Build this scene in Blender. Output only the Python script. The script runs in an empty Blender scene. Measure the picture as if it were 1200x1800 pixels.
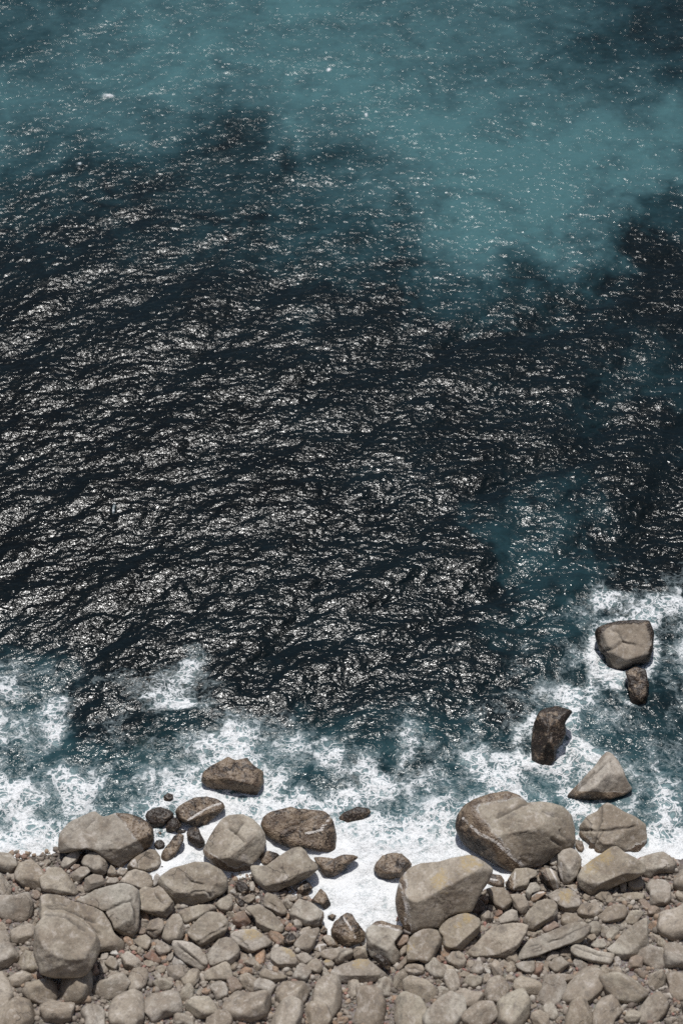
import bpy, bmesh, math, random
import numpy as np
from mathutils import Euler, Vector

scene = bpy.context.scene
# ------------------------------------------------------------------ camera
cam_d = bpy.data.cameras.new("camera")
cam = bpy.data.objects.new("camera", cam_d)
scene.collection.objects.link(cam)
cam.location = (0, 0, 80)
cam.rotation_euler = (math.radians(90 - 50), 0, 0)
cam_d.sensor_fit = 'VERTICAL'
cam_d.sensor_height = 36
cam_d.lens = 18 / math.tan(math.radians(14))
cam_d.clip_start = .5
cam_d.clip_end = 9000
cam_d.dof.use_dof = True
cam_d.dof.focus_distance = 97
cam_d.dof.aperture_fstop = .19
scene.camera = cam
# ------------------------------------------------------------------ light
SUN_EL, SUN_AZ = 68, -7          # azimuth measured from +Y towards +X
world = bpy.data.worlds.new("World"); scene.world = world
world.use_nodes = True
wn = world.node_tree
sky = wn.nodes.new('ShaderNodeTexSky'); sky.sky_type = 'NISHITA'; sky.sun_disc = False
sky.sun_elevation = math.radians(SUN_EL); sky.sun_rotation = math.radians(SUN_AZ)
sky.air_density = 1.0; sky.dust_density = 1.5
wn.links.new(sky.outputs[0], wn.nodes['Background'].inputs[0])
wn.nodes['Background'].inputs[1].default_value = .078
sl = bpy.data.lights.new("sun", 'SUN'); sl.energy = 3.7; sl.angle = math.radians(.6); sl.color = (1, .98, .945)
sun = bpy.data.objects.new("sun", sl); scene.collection.objects.link(sun)
e, a = math.radians(SUN_EL), math.radians(SUN_AZ)
sdir = Vector((math.sin(a) * math.cos(e), math.cos(a) * math.cos(e), math.sin(e)))
sun.rotation_euler = (-sdir).to_track_quat('-Z', 'Y').to_euler()
scene.view_settings.view_transform = 'Standard'
scene.view_settings.look = 'None'
scene.view_settings.exposure = 0
scene.view_settings.gamma = 1
scene.cycles.max_bounces = 5
scene.cycles.use_denoising = False
scene.cycles.sample_clamp_indirect = 3

# ------------------------------------------------------------------ data, all in metres
SHORE=[[-16.76,47.24],[-15.23,47.24],[-13.09,47.1],[-11.96,47.53],[-10.11,46.66],[-8.33,46.43],[-6.79,45.94],[-5.03,45.8],[-4.03,45.94],[-2.76,45.63],[-1.75,45.38],[-1.12,44.39],[-.62,42.87],[.98,42.52],[2.22,43.28],[2.87,44.67],[4.02,45.8],[6.3,46.09],[7.29,45.86],[8.33,46.37],[10.11,46.66],[11.17,47.24],[13.1,47.24],[16.76,47.24]]
FOAM=(-20.0,38.0,1.25,[[1.3,1.3,1.3,1.3,1.3,1.3,1.3,1.3,1.3,1.3,1.3,1.3,1.3,1.3,1.3,1.3,1.3,1.3,1.3,1.3,1.3,1.3,1.3,1.3,1.3,1.3,1.3,1.3,1.3,1.3,1.3,1.3,1.3],[1.3,1.3,1.3,1.3,1.3,1.3,1.3,1.3,1.3,1.3,1.3,1.3,1.3,1.3,1.3,1.3,1.3,1.3,1.3,1.3,1.3,1.3,1.3,1.3,1.3,1.3,1.3,1.3,1.3,1.3,1.3,1.3,1.3],[1.3,1.3,1.3,1.3,1.3,1.3,1.3,1.3,1.3,1.3,1.3,1.3,1.3,1.3,1.3,1.3,1.3,1.3,1.3,1.3,1.3,1.3,1.3,1.3,1.3,1.3,1.3,1.3,1.3,1.3,1.3,1.3,1.3],[1.3,1.3,1.3,1.3,1.3,1.3,1.3,1.3,1.3,1.3,1.3,1.3,1.3,1.3,1.3,1.3,1.3,1.3,1.3,1.3,1.3,1.3,1.3,1.3,1.3,1.3,1.3,1.3,1.3,1.3,1.3,1.3,1.3],[1.3,1.3,1.3,1.3,1.3,1.3,1.3,1.3,1.3,1.3,1.3,1.3,1.3,1.3,1.3,1.3,1.3,1.3,1.3,1.3,1.3,1.3,1.3,1.3,1.3,1.3,1.3,1.3,1.3,1.3,1.3,1.3,1.3],[1.3,1.3,1.3,1.3,1.3,1.3,1.3,1.3,1.3,1.3,1.3,1.3,1.3,1.3,1.3,1.3,1.3,1.3,1.3,1.3,1.3,1.3,1.3,1.3,1.3,1.3,1.3,1.3,1.3,1.3,1.3,1.3,1.3],[1.3,1.3,1.3,1.3,1.3,1.3,1.3,1.3,1.3,1.3,1.3,1.3,1.3,1.3,1.3,1.3,1.3,1.3,1.3,1.3,1.3,1.3,1.3,1.3,1.3,1.3,1.3,1.3,1.3,1.3,1.3,1.3,1.3],[1.26,1.26,1.26,1.26,1.26,1.26,1.26,1.26,1.26,1.26,1.26,1.26,1.26,1.26,1.21,1.17,1.17,1.17,1.17,1.17,1.18,1.21,1.21,1.21,1.21,1.2,1.18,1.17,1.17,1.17,1.17,1.17,1.17],[.87,.87,.87,.87,.87,.87,.87,.86,.86,.86,.9,1.08,1.17,1.17,.97,.8,.83,.83,.79,.8,.82,.89,.88,.83,.81,.79,.75,.74,.74,.74,.74,.74,.74],[.54,.54,.54,.54,.54,.54,.52,.49,.47,.48,.54,.81,.94,.95,.69,.49,.59,.59,.54,.5,.5,.6,.58,.5,.45,.4,.38,.37,.37,.37,.37,.37,.37],[.52,.52,.52,.52,.52,.52,.49,.44,.4,.39,.42,.56,.63,.65,.51,.43,.56,.6,.59,.46,.39,.51,.52,.44,.38,.33,.32,.31,.31,.31,.31,.31,.31],[.47,.47,.47,.47,.47,.47,.43,.37,.28,.31,.38,.53,.57,.55,.4,.31,.39,.48,.58,.43,.32,.46,.46,.34,.34,.35,.28,.23,.23,.23,.23,.23,.23],[.42,.42,.42,.42,.42,.42,.32,.23,.16,.22,.31,.47,.49,.45,.28,.16,.18,.23,.31,.22,.17,.3,.36,.33,.33,.33,.26,.2,.2,.2,.2,.2,.2],[.4,.4,.4,.4,.4,.4,.26,.16,.12,.17,.21,.26,.25,.21,.13,.08,.08,.1,.15,.12,.1,.19,.25,.29,.32,.34,.27,.2,.2,.2,.2,.2,.2],[.32,.32,.32,.32,.32,.31,.17,.11,.11,.19,.2,.13,.09,.06,.04,.04,.04,.05,.07,.06,.06,.1,.15,.23,.3,.37,.29,.22,.21,.21,.21,.21,.21],[.15,.15,.15,.15,.15,.14,.08,.07,.11,.24,.24,.11,.06,.04,.03,.02,.03,.04,.04,.04,.04,.04,.08,.17,.27,.37,.32,.25,.24,.24,.24,.24,.24],[.05,.05,.05,.05,.05,.05,.03,.03,.05,.09,.09,.05,.03,.01,0,0,0,.01,.01,.01,.02,.02,.04,.08,.16,.27,.3,.31,.32,.32,.32,.32,.32],[.02,.02,.02,.02,.02,.02,.02,.02,.02,.03,.03,.02,.01,0,0,0,0,0,0,0,.01,.01,.02,.04,.11,.22,.29,.35,.37,.37,.37,.37,.37],[.01,.01,.01,.01,.01,.01,.01,.01,.01,0,0,0,0,0,0,0,0,0,0,0,0,.01,.01,.02,.06,.15,.26,.37,.42,.42,.42,.42,.42],[0,0,0,0,0,0,0,0,0,0,0,0,0,0,0,0,0,0,0,0,0,0,0,0,.02,.07,.19,.35,.44,.44,.44,.44,.44],[0,0,0,0,0,0,0,0,0,0,0,0,0,0,0,0,0,0,0,0,0,0,0,0,.01,.04,.08,.15,.19,.19,.19,.19,.19],[0,0,0,0,0,0,0,0,0,0,0,0,0,0,0,0,0,0,0,0,0,0,0,0,0,.01,.03,.04,.05,.05,.05,.05,.05],[0,0,0,0,0,0,0,0,0,0,0,0,0,0,0,0,0,0,0,0,0,0,0,0,0,0,0,0,0,0,0,0,0],[0,0,0,0,0,0,0,0,0,0,0,0,0,0,0,0,0,0,0,0,0,0,0,0,0,0,0,0,0,0,0,0,0],[0,0,0,0,0,0,0,0,0,0,0,0,0,0,0,0,0,0,0,0,0,0,0,0,0,0,0,0,0,0,0,0,0],[0,0,0,0,0,0,0,0,0,0,0,0,0,0,0,0,0,0,0,0,0,0,0,0,0,0,0,0,0,0,0,0,0],[0,0,0,0,0,0,0,0,0,0,0,0,0,0,0,0,0,0,0,0,0,0,0,0,0,0,0,0,0,0,0,0,0],[0,0,0,0,0,0,0,0,0,0,0,0,0,0,0,0,0,0,0,0,0,0,0,0,0,0,0,0,0,0,0,0,0],[0,0,0,0,0,0,0,0,0,0,0,0,0,0,0,0,0,0,0,0,0,0,0,0,0,0,0,0,0,0,0,0,0]])
TEAL=(-28.0,38.0,(2.8,2.6),[[.6,.6,.6,.6,.6,.6,.6,.6,.6,.6,.6,.6,.6,.6,.6,.6,.6,.6,.6,.6,.6],[.6,.6,.6,.6,.6,.6,.6,.6,.6,.6,.6,.6,.6,.6,.6,.6,.6,.6,.6,.6,.6],[.6,.6,.6,.6,.6,.6,.6,.6,.6,.6,.6,.6,.6,.6,.6,.6,.6,.6,.6,.6,.6],[.6,.6,.6,.6,.6,.6,.6,.6,.6,.6,.6,.6,.6,.6,.6,.6,.6,.6,.6,.6,.6],[.6,.6,.6,.6,.6,.6,.6,.6,.6,.6,.6,.6,.6,.6,.6,.6,.6,.6,.6,.6,.6],[.57,.57,.57,.57,.57,.57,.54,.52,.54,.54,.52,.53,.54,.55,.55,.55,.55,.55,.55,.55,.55],[.49,.49,.49,.49,.49,.49,.32,.28,.33,.33,.29,.3,.34,.4,.41,.39,.39,.39,.39,.39,.39],[.37,.37,.37,.37,.37,.37,.17,.13,.14,.16,.18,.21,.22,.26,.32,.31,.31,.31,.31,.31,.31],[.15,.15,.15,.15,.15,.14,.08,.09,.1,.11,.13,.15,.17,.26,.3,.24,.23,.23,.23,.23,.23],[.04,.04,.04,.04,.04,.04,.04,.07,.09,.1,.1,.12,.14,.34,.33,.17,.14,.14,.14,.14,.14],[.03,.03,.03,.03,.03,.03,.03,.05,.07,.09,.1,.11,.12,.43,.37,.13,.06,.06,.06,.06,.06],[.03,.03,.03,.03,.03,.03,.03,.05,.05,.07,.09,.12,.12,.36,.32,.15,.09,.09,.09,.09,.09],[.03,.03,.03,.03,.03,.03,.03,.04,.05,.07,.11,.17,.11,.21,.2,.13,.1,.1,.1,.1,.1],[.03,.03,.03,.03,.03,.03,.03,.04,.05,.07,.12,.18,.11,.11,.11,.13,.14,.14,.14,.14,.14],[.04,.04,.04,.04,.04,.04,.04,.05,.05,.07,.09,.12,.1,.12,.15,.2,.27,.27,.27,.27,.27],[.06,.06,.06,.06,.06,.06,.06,.07,.07,.09,.11,.1,.13,.15,.17,.2,.28,.28,.28,.28,.28],[.08,.08,.08,.08,.08,.08,.09,.1,.1,.13,.13,.11,.18,.19,.19,.19,.23,.23,.23,.23,.23],[.11,.11,.11,.11,.11,.11,.12,.14,.17,.19,.18,.14,.33,.34,.29,.23,.1,.1,.1,.1,.1],[.16,.16,.16,.16,.16,.16,.17,.19,.22,.28,.29,.25,.55,.63,.59,.47,.12,.12,.12,.12,.12],[.22,.22,.22,.22,.22,.2,.21,.23,.25,.38,.41,.35,.73,.89,.89,.73,.19,.19,.19,.19,.19],[.28,.28,.28,.28,.28,.24,.24,.25,.27,.41,.48,.45,.78,.95,.97,.85,.38,.33,.33,.33,.33],[.38,.38,.38,.38,.37,.33,.3,.28,.28,.4,.52,.65,.85,.95,.96,.93,.76,.73,.73,.73,.73],[.54,.54,.54,.54,.54,.52,.45,.37,.3,.42,.6,.83,.9,.92,.92,.92,.88,.87,.87,.87,.87],[.7,.7,.7,.7,.71,.73,.63,.52,.41,.58,.75,.91,.88,.86,.83,.83,.8,.78,.78,.78,.78],[.71,.71,.71,.71,.73,.8,.78,.74,.7,.8,.86,.91,.85,.79,.74,.7,.61,.56,.56,.56,.56],[.6,.6,.6,.6,.66,.78,.83,.85,.85,.87,.87,.86,.79,.73,.67,.6,.48,.39,.39,.39,.39],[.5,.5,.5,.5,.6,.76,.82,.85,.85,.85,.83,.8,.74,.68,.62,.55,.42,.3,.3,.3,.3],[.5,.5,.5,.5,.61,.76,.83,.85,.85,.85,.83,.8,.74,.68,.63,.55,.44,.3,.3,.3,.3],[.5,.5,.5,.5,.63,.77,.83,.85,.85,.85,.83,.8,.74,.68,.63,.56,.45,.3,.3,.3,.3],[.5,.5,.5,.5,.64,.77,.83,.85,.85,.85,.83,.8,.74,.68,.63,.56,.47,.3,.3,.3,.3],[.5,.5,.5,.5,.65,.77,.84,.85,.85,.85,.83,.8,.74,.68,.63,.57,.48,.3,.3,.3,.3],[.5,.5,.5,.5,.66,.78,.84,.85,.85,.85,.83,.8,.74,.69,.64,.57,.5,.3,.3,.3,.3],[.5,.5,.5,.52,.67,.78,.84,.85,.85,.85,.83,.8,.75,.69,.64,.58,.5,.32,.3,.3,.3],[.5,.5,.5,.53,.68,.78,.84,.85,.85,.85,.83,.8,.75,.69,.64,.58,.51,.34,.3,.3,.3]])
FBLOBS=[[-8.11,56.44,1.14,.87,.55],[-7.56,55.23,.92,.3,.85],[-9.1,55.81,.6,.27,.4],[-6.93,57.37,.49,.67,.3],[10.79,56.14,.82,.67,.5],[13.25,61.3,.99,1,.4],[11.08,54.58,.38,1.32,.3],[11.9,56.54,.27,1.35,.35],[9,53.31,.32,2.26,.25],[-14.29,100.44,.32,.15,1],[-.78,103,.14,.18,.9],[1.49,98.7,.14,.22,.9],[-11.59,67.32,.07,.34,.45],[-15.52,94.07,.17,.13,.8],[-4.76,53.31,.91,.45,.35],[1.3,50.82,1.05,.93,.25],[-7.07,51.74,.93,.51,.3],[-12.26,51.13,1.06,.95,.15],[6.05,52.36,.8,.95,.2],[-13.14,55.23,.38,1.67,.25],[-4.16,50.51,1.57,.43,.3],[10.38,50.36,1.58,.31,.35],[0,50.21,.89,.77,.2],[8.89,51.43,.79,.38,-.3],[2.57,49.01,.68,1.04,-.25],[3.63,50.21,1.05,.62,-.25],[-2.09,51.13,1.05,.62,-.2],[-10.24,52.05,1.6,.96,-.15],[-1.05,51.9,1.59,.63,-.1]]
CLEAR=[[-9.14,56.44,1.23,.84,.75],[-9.05,53.31,1.47,1.1,.6],[-.93,54.52,.97,.71,.35],[.53,53.31,1.07,.64,.25]]
ROCKS=[
{'c':[-4.886,51.039,.373],'r':[.5706,.0435,.0279],'o':[[-1.518,-.213],[-1.436,.216],[-1.092,.474],[-.317,.887],[.031,.733],[.55,.862],[.898,.475],[1.333,.217],[1.336,-.299],[.993,-.943],[.473,-.771],[-.134,-.556],[-.825,-.599],[-1.257,-.47]],'l':'brown barnacled rock washed by white surf, alone above the oval wet rock','k':'rock','f':[[80,25,.2],[-100,48,.1],[10,50,.3]],'sea':1,'wet':1},
{'c':[9.554,53.127,.604],'r':[.592,-.0828,-.0556],'o':[[-.785,-.225],[-.721,.247],[-.599,.659],[-.418,1.072],[-.121,1.278],[.411,1.378],[.705,1.277],[1.116,1.159],[1.126,1.011],[.758,.805],[.824,.423],[.808,.07],[.568,-.401],[.359,-.695],[.295,-1.106],[.026,-1.517],[-.386,-1.529],[-.796,-1.312],[-.78,-.872]],'l':'tall black weed covered rock with a beak like tip, standing alone in the surf','k':'rock','f':[[180,45,.25],[0,35,.3],[90,40,.2]],'sea':1,'wet':2,'cr':[[[-.121,1.19],[.102,.011],[-.149,-1.399]]]},
{'c':[13.601,58.453,.545],'r':[.6388,-.1103,-.0815],'o':[[-1.48,.501],[-1.368,.746],[-.878,.96],[-.268,1.082],[.462,1.124],[1.13,1.111],[1.366,.499],[1.299,-.235],[1.111,-.907],[.443,-1],[-.045,-1.275],[-.471,-1.386],[-.775,-1.277],[-.924,-.971],[-.982,-.603],[-1.255,-.358],[-1.374,.01]],'l':'pale topped rock with a black rim at the right edge of the sea','k':'rock','f':[[60,15,.3],[200,50,.25],[-90,60,.2]],'T':.55,'sea':1,'wet':3,'cr':[[[-1.011,-.358],[-.522,-.236],[-.155,.071],[.451,-.113]],[[-.155,.071],[-.334,.5],[-.758,.684]]]},
{'c':[13.973,56.053,.4],'r':[.6183,-.1164,-.0825],'o':[[-.59,.7],[-.108,.911],[.37,.82],[.541,.097],[.349,-.866],[-.131,-1.017],[-.368,-.807],[-.421,-.205],[-.475,.278]],'l':'narrow black rock just below the pale topped rock at the right edge','k':'rock','sea':1,'wet':2},
{'c':[11.903,50.806,.332],'r':[.5713,-.1056,-.0676],'o':[[-1.721,-.751],[-1.475,-.45],[-.925,.091],[-.374,.692],[-.066,1.113],[.209,1.366],[.448,1.263],[.713,.932],[.945,.511],[1.117,.031],[1.349,-.359],[.985,-.629],[.323,-.809],[-.278,-.84],[-1.059,-.81]],'l':'pyramid shaped grey boulder with a split left side, wet at its foot','k':'boulder','f':[[135,45,.1],[-35,28,.1],[40,40,.3]],'T':.8,'sea':1,'wet':[-92,.52],'cr':[[[-1.449,-.691],[-.806,-.03],[-.256,.512],[.413,.992]],[[-1.538,-.631],[-.927,-.03],[-.438,.451]]]},
{'c':[7.728,47.941,.807],'r':[.5459,-.0712,-.0432],'o':[[-2.68,.189],[-2.574,.691],[-2.266,1.094],[-1.806,1.37],[-1.118,1.622],[-.33,1.746],[.199,1.569],[.574,1.217],[1.03,1.266],[1.584,1.216],[2.162,1.039],[2.508,.663],[2.65,.138],[2.663,-.561],[2.533,-.811],[1.826,-1.011],[1.418,-1.385],[1.063,-1.609],[.535,-1.635],[-.223,-1.835],[-.875,-1.512],[-1.502,-1.139],[-2.282,-.689],[-2.581,-.163]],'l':'huge smooth boulder with a wet brown flank and white tide line','k':'boulder','f':[[230,50,.12],[95,30,.15],[10,30,.3],[-60,40,.2],[170,30,.3]],'n':6,'T':.6,'wet':[218,.36],'wet2':[100,.78],'cr':[[[1.276,.865],[1.777,.613]],[[.523,1.192],[-.366,.866],[-.876,.615]],[[2.018,-.012],[2.387,-.512]],[[1.635,-.387],[2.008,-.637]]],'salt':[[[-2.271,.54],[-1.643,-.138],[-.889,-.588],[-.19,-1.162],[.36,-1.56]]],'dent':[[-.631,-.062,.659,.1],[-.001,-.263,.507,.06]]},
{'c':[4.234,44.36,1.701],'r':[.5159,-.0409,-.0232],'o':[[-1.943,-.378],[-1.858,.056],[-1.745,.491],[-1.551,.763],[-1.245,1.035],[-.829,1.199],[-.055,1.253],[.499,1.416],[1.273,1.552],[1.603,1.47],[1.932,1.252],[2.303,.979],[2.301,.816],[2.086,.382],[1.806,.002],[1.637,-.323],[1.383,-.864],[.806,-.918],[.365,-1.08],[.087,-1.35],[-.079,-1.566],[-.464,-1.566],[-.849,-1.621],[-1.235,-1.783],[-1.564,-1.729],[-1.59,-1.459],[-1.782,-1.19],[-1.917,-.757]],'l':'huge ridged boulder at the right side of the white foam pool','k':'boulder','f':[[108,33,.05],[-52,30,.03],[195,48,.15],[-10,60,.3]],'n':6,'T':.62,'wet':[186,.74],'salt':[[[-1.746,.328],[-1.556,-.215],[-1.421,-.703],[-1.507,-1.351]]],'lich':[[1.269,1.198,.498],[.049,.491,.498]]},
{'c':[4.514,47.601,-.873],'r':[.5325,-.0414,-.0244],'o':[[-1.108,-.245],[-.557,.153],[-.037,.324],[.31,.449],[.54,.466],[.856,.295],[.986,.05],[.765,-.132],[.304,-.245],[-.157,-.302],[-.735,-.473]],'l':'brown wedge of rock showing behind the huge ridged boulder','k':'boulder','f':[[120,35,.15],[-60,40,.2]],'wet':[140,.55],'cr':[[[-.734,-.302],[-.156,-.075],[.077,.21]]]},
{'c':[-10.373,47.664,.725],'r':[.5441,.0956,.0577],'o':[[-2.207,-.394],[-2.146,.152],[-1.754,.625],[-1.319,.845],[-.811,1.064],[-.591,1.116],[-.257,.882],[-.036,.883],[.292,1.044],[.881,1.03],[1.399,.884],[1.771,.628],[1.997,.335],[2.061,-.067],[1.934,-.432],[1.569,-.651],[1.133,-.942],[.843,-1.159],[.626,-1.377],[.333,-1.377],[.109,-1.158],[-.04,-1.013],[-.485,-.685],[-1,-.54],[-1.291,-.612],[-1.655,-.648],[-2.017,-.793],[-2.166,-.648]],'l':'broad boulder with a shaded lower face and damp brown shoulder at the left shore','k':'boulder','f':[[100,20,.12],[-103,55,.06],[-60,40,.15]],'n':6,'T':.7,'wet':[38,.5],'cr':[[[-1.09,.371],[-.658,.772]]]},
{'c':[-4.701,47.407,.536],'r':[.5385,.0436,.026],'o':[[-1.455,-.259],[-1.332,-.041],[-1.152,.324],[-.934,.689],[-.643,1.09],[-.35,1.274],[.293,1.311],[.589,1.201],[.849,1.018],[1.072,.799],[1.296,.47],[1.357,.105],[1.286,-.332],[1.066,-.55],[.898,-.769],[.643,-1.168],[.092,-1.262],[-.35,-1.189],[-.844,-1.058],[-1.215,-.695],[-1.401,-.477]],'l':'big dome shaped grey boulder with a bent crack, left of the wet slab','k':'boulder','f':[[100,22,.2],[-80,50,.1],[170,50,.3],[10,50,.3]],'n':6,'T':.75,'wet':[-125,.72],'cr':[[[-.307,.689],[.026,.47],[.398,.069]],[[.026,.47],[.318,.908]]]},
{'c':[-1.785,48.217,.45],'r':[.545,.0164,.0099],'o':[[-1.86,.188],[-1.714,.555],[-1.381,.776],[-1.009,.85],[-.49,.997],[-.117,.887],[.552,.85],[1.073,.813],[1.296,.592],[1.483,.188],[1.557,-.252],[1.535,-.839],[1.446,-1.132],[1.075,-1.058],[.704,-.985],[.259,-.802],[-.038,-.765],[-.408,-.875],[-.854,-.692],[-1.3,-.472],[-1.635,-.179]],'l':'wet slab topped boulder with a black streak and pale corner in the surf','k':'boulder','f':[[100,12,.15],[-85,58,.05],[5,62,.15]],'T':.6,'sea':1,'wet':1,'cr':[[[-.783,-.032],[.107,.372],[1.073,.776]]],'salt':[[[.183,-.179],[.851,-.032],[1.185,.372],[1.334,.556]]]},
{'c':[-2.481,46.035,.56],'r':[.5254,.0234,.0135],'o':[[-1.544,.224],[-1.399,.274],[-1.068,.029],[-.778,.26],[-.122,.728],[.315,.996],[.681,1.054],[.902,.873],[1.122,.512],[1.415,.296],[1.474,.08],[1.124,-.244],[.614,-.532],[-.115,-.783],[-.478,-.998],[-.88,-.855],[-1.283,-.532],[-1.468,-.172]],'l':'long pale slab slanting up from the dark stones to the wet slab boulder','k':'boulder','f':[[120,22,.1],[-60,60,.1],[-100,60,.2]],'n':5,'T':.6},
{'c':[-6.393,49.257,.3],'r':[.5546,.0579,.0359],'o':[[-1.116,-.03],[-.97,.193],[-.599,.415],[-.152,.601],[.296,.653],[.746,.564],[1.047,.378],[1.162,.156],[.902,-.104],[.605,-.326],[.234,-.659],[-.064,-.755],[-.513,-.585],[-.813,-.437],[-1.039,-.252]],'l':'oval wet rock with a white streak over black weed, left of the dome boulder','k':'rock','f':[[90,20,.2],[-80,48,.1]],'sea':1,'wet':1,'salt':[[[-.515,-.4],[.078,-.03],[.525,.23],[.973,.341]]]},
{'c':[-8.225,48.994,.202],'r':[.5523,.0746,.0459],'o':[[-.625,.023],[-.517,.245],[-.258,.393],[.115,.43],[.489,.319],[.678,.171],[.643,-.014],[.347,-.236],[.126,-.458],[-.208,-.51],[-.435,-.31]],'l':'round black mottled rock touching the left end of the oval wet rock','k':'rock','sea':1,'wet':2},
{'c':[-7.554,48.611,.134],'r':[.5482,.0688,.042],'o':[[-.344,-.058],[-.236,.2],[.06,.348],[.285,.237],[.377,.016],[.216,-.206],[-.118,-.339],[-.32,-.243]],'l':'small black mottled rock just under the oval wet rock','k':'rock','sea':1,'wet':2},
{'c':[-7.201,48.345,.035],'r':[.5451,.0658,.0399],'o':[[-.243,.014],[-.02,.088],[.226,.058],[.167,-.06],[-.13,-.089]],'l':'tiny flat black rock above the long brown rock in the foam','k':'rock','sea':1,'wet':2},
{'c':[-8.137,48.252,.04],'r':[.5446,.0744,.045],'o':[[-.086,.04],[.025,.092],[.079,-.034],[-.01,-.1]],'l':'tiniest dark rock poking out of the foam beside the shoulder boulder','k':'rock','sea':1,'wet':2},
{'c':[-8.124,47.601,.105],'r':[.539,.0748,.0447],'o':[[-.242,.05],[-.133,.218],[.088,.233],[.238,.086],[.183,-.17],[.021,-.265],[-.202,-.133]],'l':'small round dark rock in foam right of the shoulder boulder','k':'rock','sea':1,'wet':2},
{'c':[-7.529,47.315,.266],'r':[.537,.0697,.0414],'o':[[-.506,-.334],[-.436,-.115],[-.182,.176],[.071,.578],[.328,.673],[.513,.615],[.502,.323],[.299,.03],[.12,-.371],[-.062,-.567],[-.281,-.669],[-.466,-.567]],'l':'long upright brown rock in the foam between small dark rocks','k':'rock','sea':1,'wet':1},
{'c':[-6.518,47.938,.202],'r':[.542,.0599,.036],'o':[[-.413,.188],[-.327,.423],[-.046,.482],[.141,.394],[.255,.114],[.421,-.179],[.408,-.362],[.15,-.509],[-.111,-.34],[-.335,-.106]],'l':'upright black and grey mottled rock left of the dome boulder','k':'rock','sea':1,'wet':2},
{'c':[-.324,46.542,.237],'r':[.5282,.003,.0018],'o':[[-.932,.311],[-.601,.332],[-.012,.274],[.429,.434],[.871,.419],[1.128,.311],[.723,.057],[.429,-.233],[.062,-.486],[-.306,-.595],[-.526,-.45],[-.674,-.161],[-.821,.093]],'l':'low brown rock awash at the tip of the long pale slab','k':'rock','T':.45,'sea':1,'wet':1},
{'c':[2.244,46.453,.234],'r':[.5275,-.021,-.0122],'o':[[-.832,-.154],[-.743,.135],[-.447,.462],[-.042,.585],[.435,.534],[.765,.28],[.874,.063],[.652,-.227],[.43,-.48],[-.157,-.588],[-.671,-.429]],'l':'rounded brown rock with a black right side in the middle of the foam','k':'rock','f':[[110,25,.15],[-20,50,.2],[-100,50,.2]],'sea':1,'wet':1},
{'c':[.553,49.143,.064],'r':[.5519,-.005,-.0031],'o':[[-.821,-.206],[-.446,.164],[.154,.424],[.678,.35],[.828,.164],[.528,-.095],[.078,-.317],[-.446,-.465]],'l':'low grey rock almost covered by surf right of the wet slab boulder','k':'rock','sink':1,'T':.3,'sea':1,'wet':2},
{'c':[-.86,44.831,.162],'r':[.5117,.0082,.0046],'o':[[-.49,-.076],[-.272,.21],[-.055,.482],[.164,.282],[.31,-.004],[.397,-.183],[.237,-.397],[.129,-.468],[-.053,-.218]],'l':'speckled triangular wet rock at the left rim of the foam pool','k':'rock','wet':1},
{'c':[-.406,44.007,.082],'r':[.5033,.0039,.0021],'o':[[-.214,.042],[.003,.149],[.184,.078],[.039,-.206],[-.105,-.064]],'l':'small dark wet point of rock in the foam pool','k':'rock','sea':1,'wet':2},
{'c':[.264,43.186,.333],'r':[.4967,-.0026,-.0014],'o':[[-.721,.077],[-.592,.358],[-.305,.64],[-.053,.795],[.162,.746],[.377,.429],[.556,.182],[.757,-.064],[.756,-.38],[.483,-.52],[.053,-.66],[-.233,-.66],[-.52,-.415],[-.699,-.134]],'l':'brown and black mottled boulder at the bottom of the white foam pool','k':'boulder','f':[[100,20,.2],[-130,50,.15],[20,45,.2]],'wet':1,'salt':[[[-.161,.569],[.126,.147],[.34,-.275]]]},
{'c':[12.16,48.178,.192],'r':[.5469,-.111,-.0673],'o':[[-1.534,-.099],[-1.479,.313],[-1.175,.726],[-.696,.962],[-.454,1.257],[-.214,1.363],[.079,1.227],[.487,.961],[1.013,.724],[1.476,.371],[1.519,-.334],[1.211,-.978],[.446,-.979],[-.437,-.922],[-.854,-1.099],[-1.211,-1.275],[-1.264,-.923],[-1.079,-.511]],'l':'deeply cracked grey boulder at the right edge above the yellow topped boulder','k':'boulder','f':[[95,22,.15],[-20,25,.2],[-80,45,.2],[190,40,.2]],'n':6,'cr':[[[-.483,1.257],[-.528,.49],[-.776,-.099],[-.967,-.864]],[[-1.483,.077],[-1.008,.136],[-.595,.077],[.057,.136],[1.003,.283]],[[-.721,-.335],[-.537,.018]],[[-1.068,.077],[-1.004,.372],[-1.177,.608]]]},
{'c':[11.711,45.732,1.019],'r':[.5284,-.1104,-.0642],'o':[[-1.412,-.21],[-1.172,.191],[-.702,.536],[-.234,.822],[.118,1.08],[.35,1.109],[.689,.821],[1.144,.591],[1.541,.362],[1.617,-.038],[1.122,-.323],[.543,-.495],[-.039,-.781],[-.679,-1.096],[-.908,-1.01],[-1.306,-.725],[-1.416,-.439]],'l':'large boulder with a yellow lichen top and dark underside at the right edge','k':'boulder','f':[[112,25,.1],[-68,56,.05]],'n':6,'T':.8,'lich':[[-.238,.65,.465],[-.882,.249,.407]]},
{'c':[10.015,46.268,.637],'r':[.5304,-.0938,-.0549],'o':[[-.486,.44],[-.277,.671],[.074,.757],[.305,.67],[.56,.324],[.555,.035],[.341,-.483],[.103,-.771],[-.247,-.858],[-.387,-.541],[-.495,-.08]],'l':'upright grey boulder with a white streak below the huge smooth boulder','k':'boulder','f':[[80,25,.2],[-10,40,.3],[190,50,.3]],'salt':[[[-.346,.093],[-.354,-.369],[-.274,-.772]]]},
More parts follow.
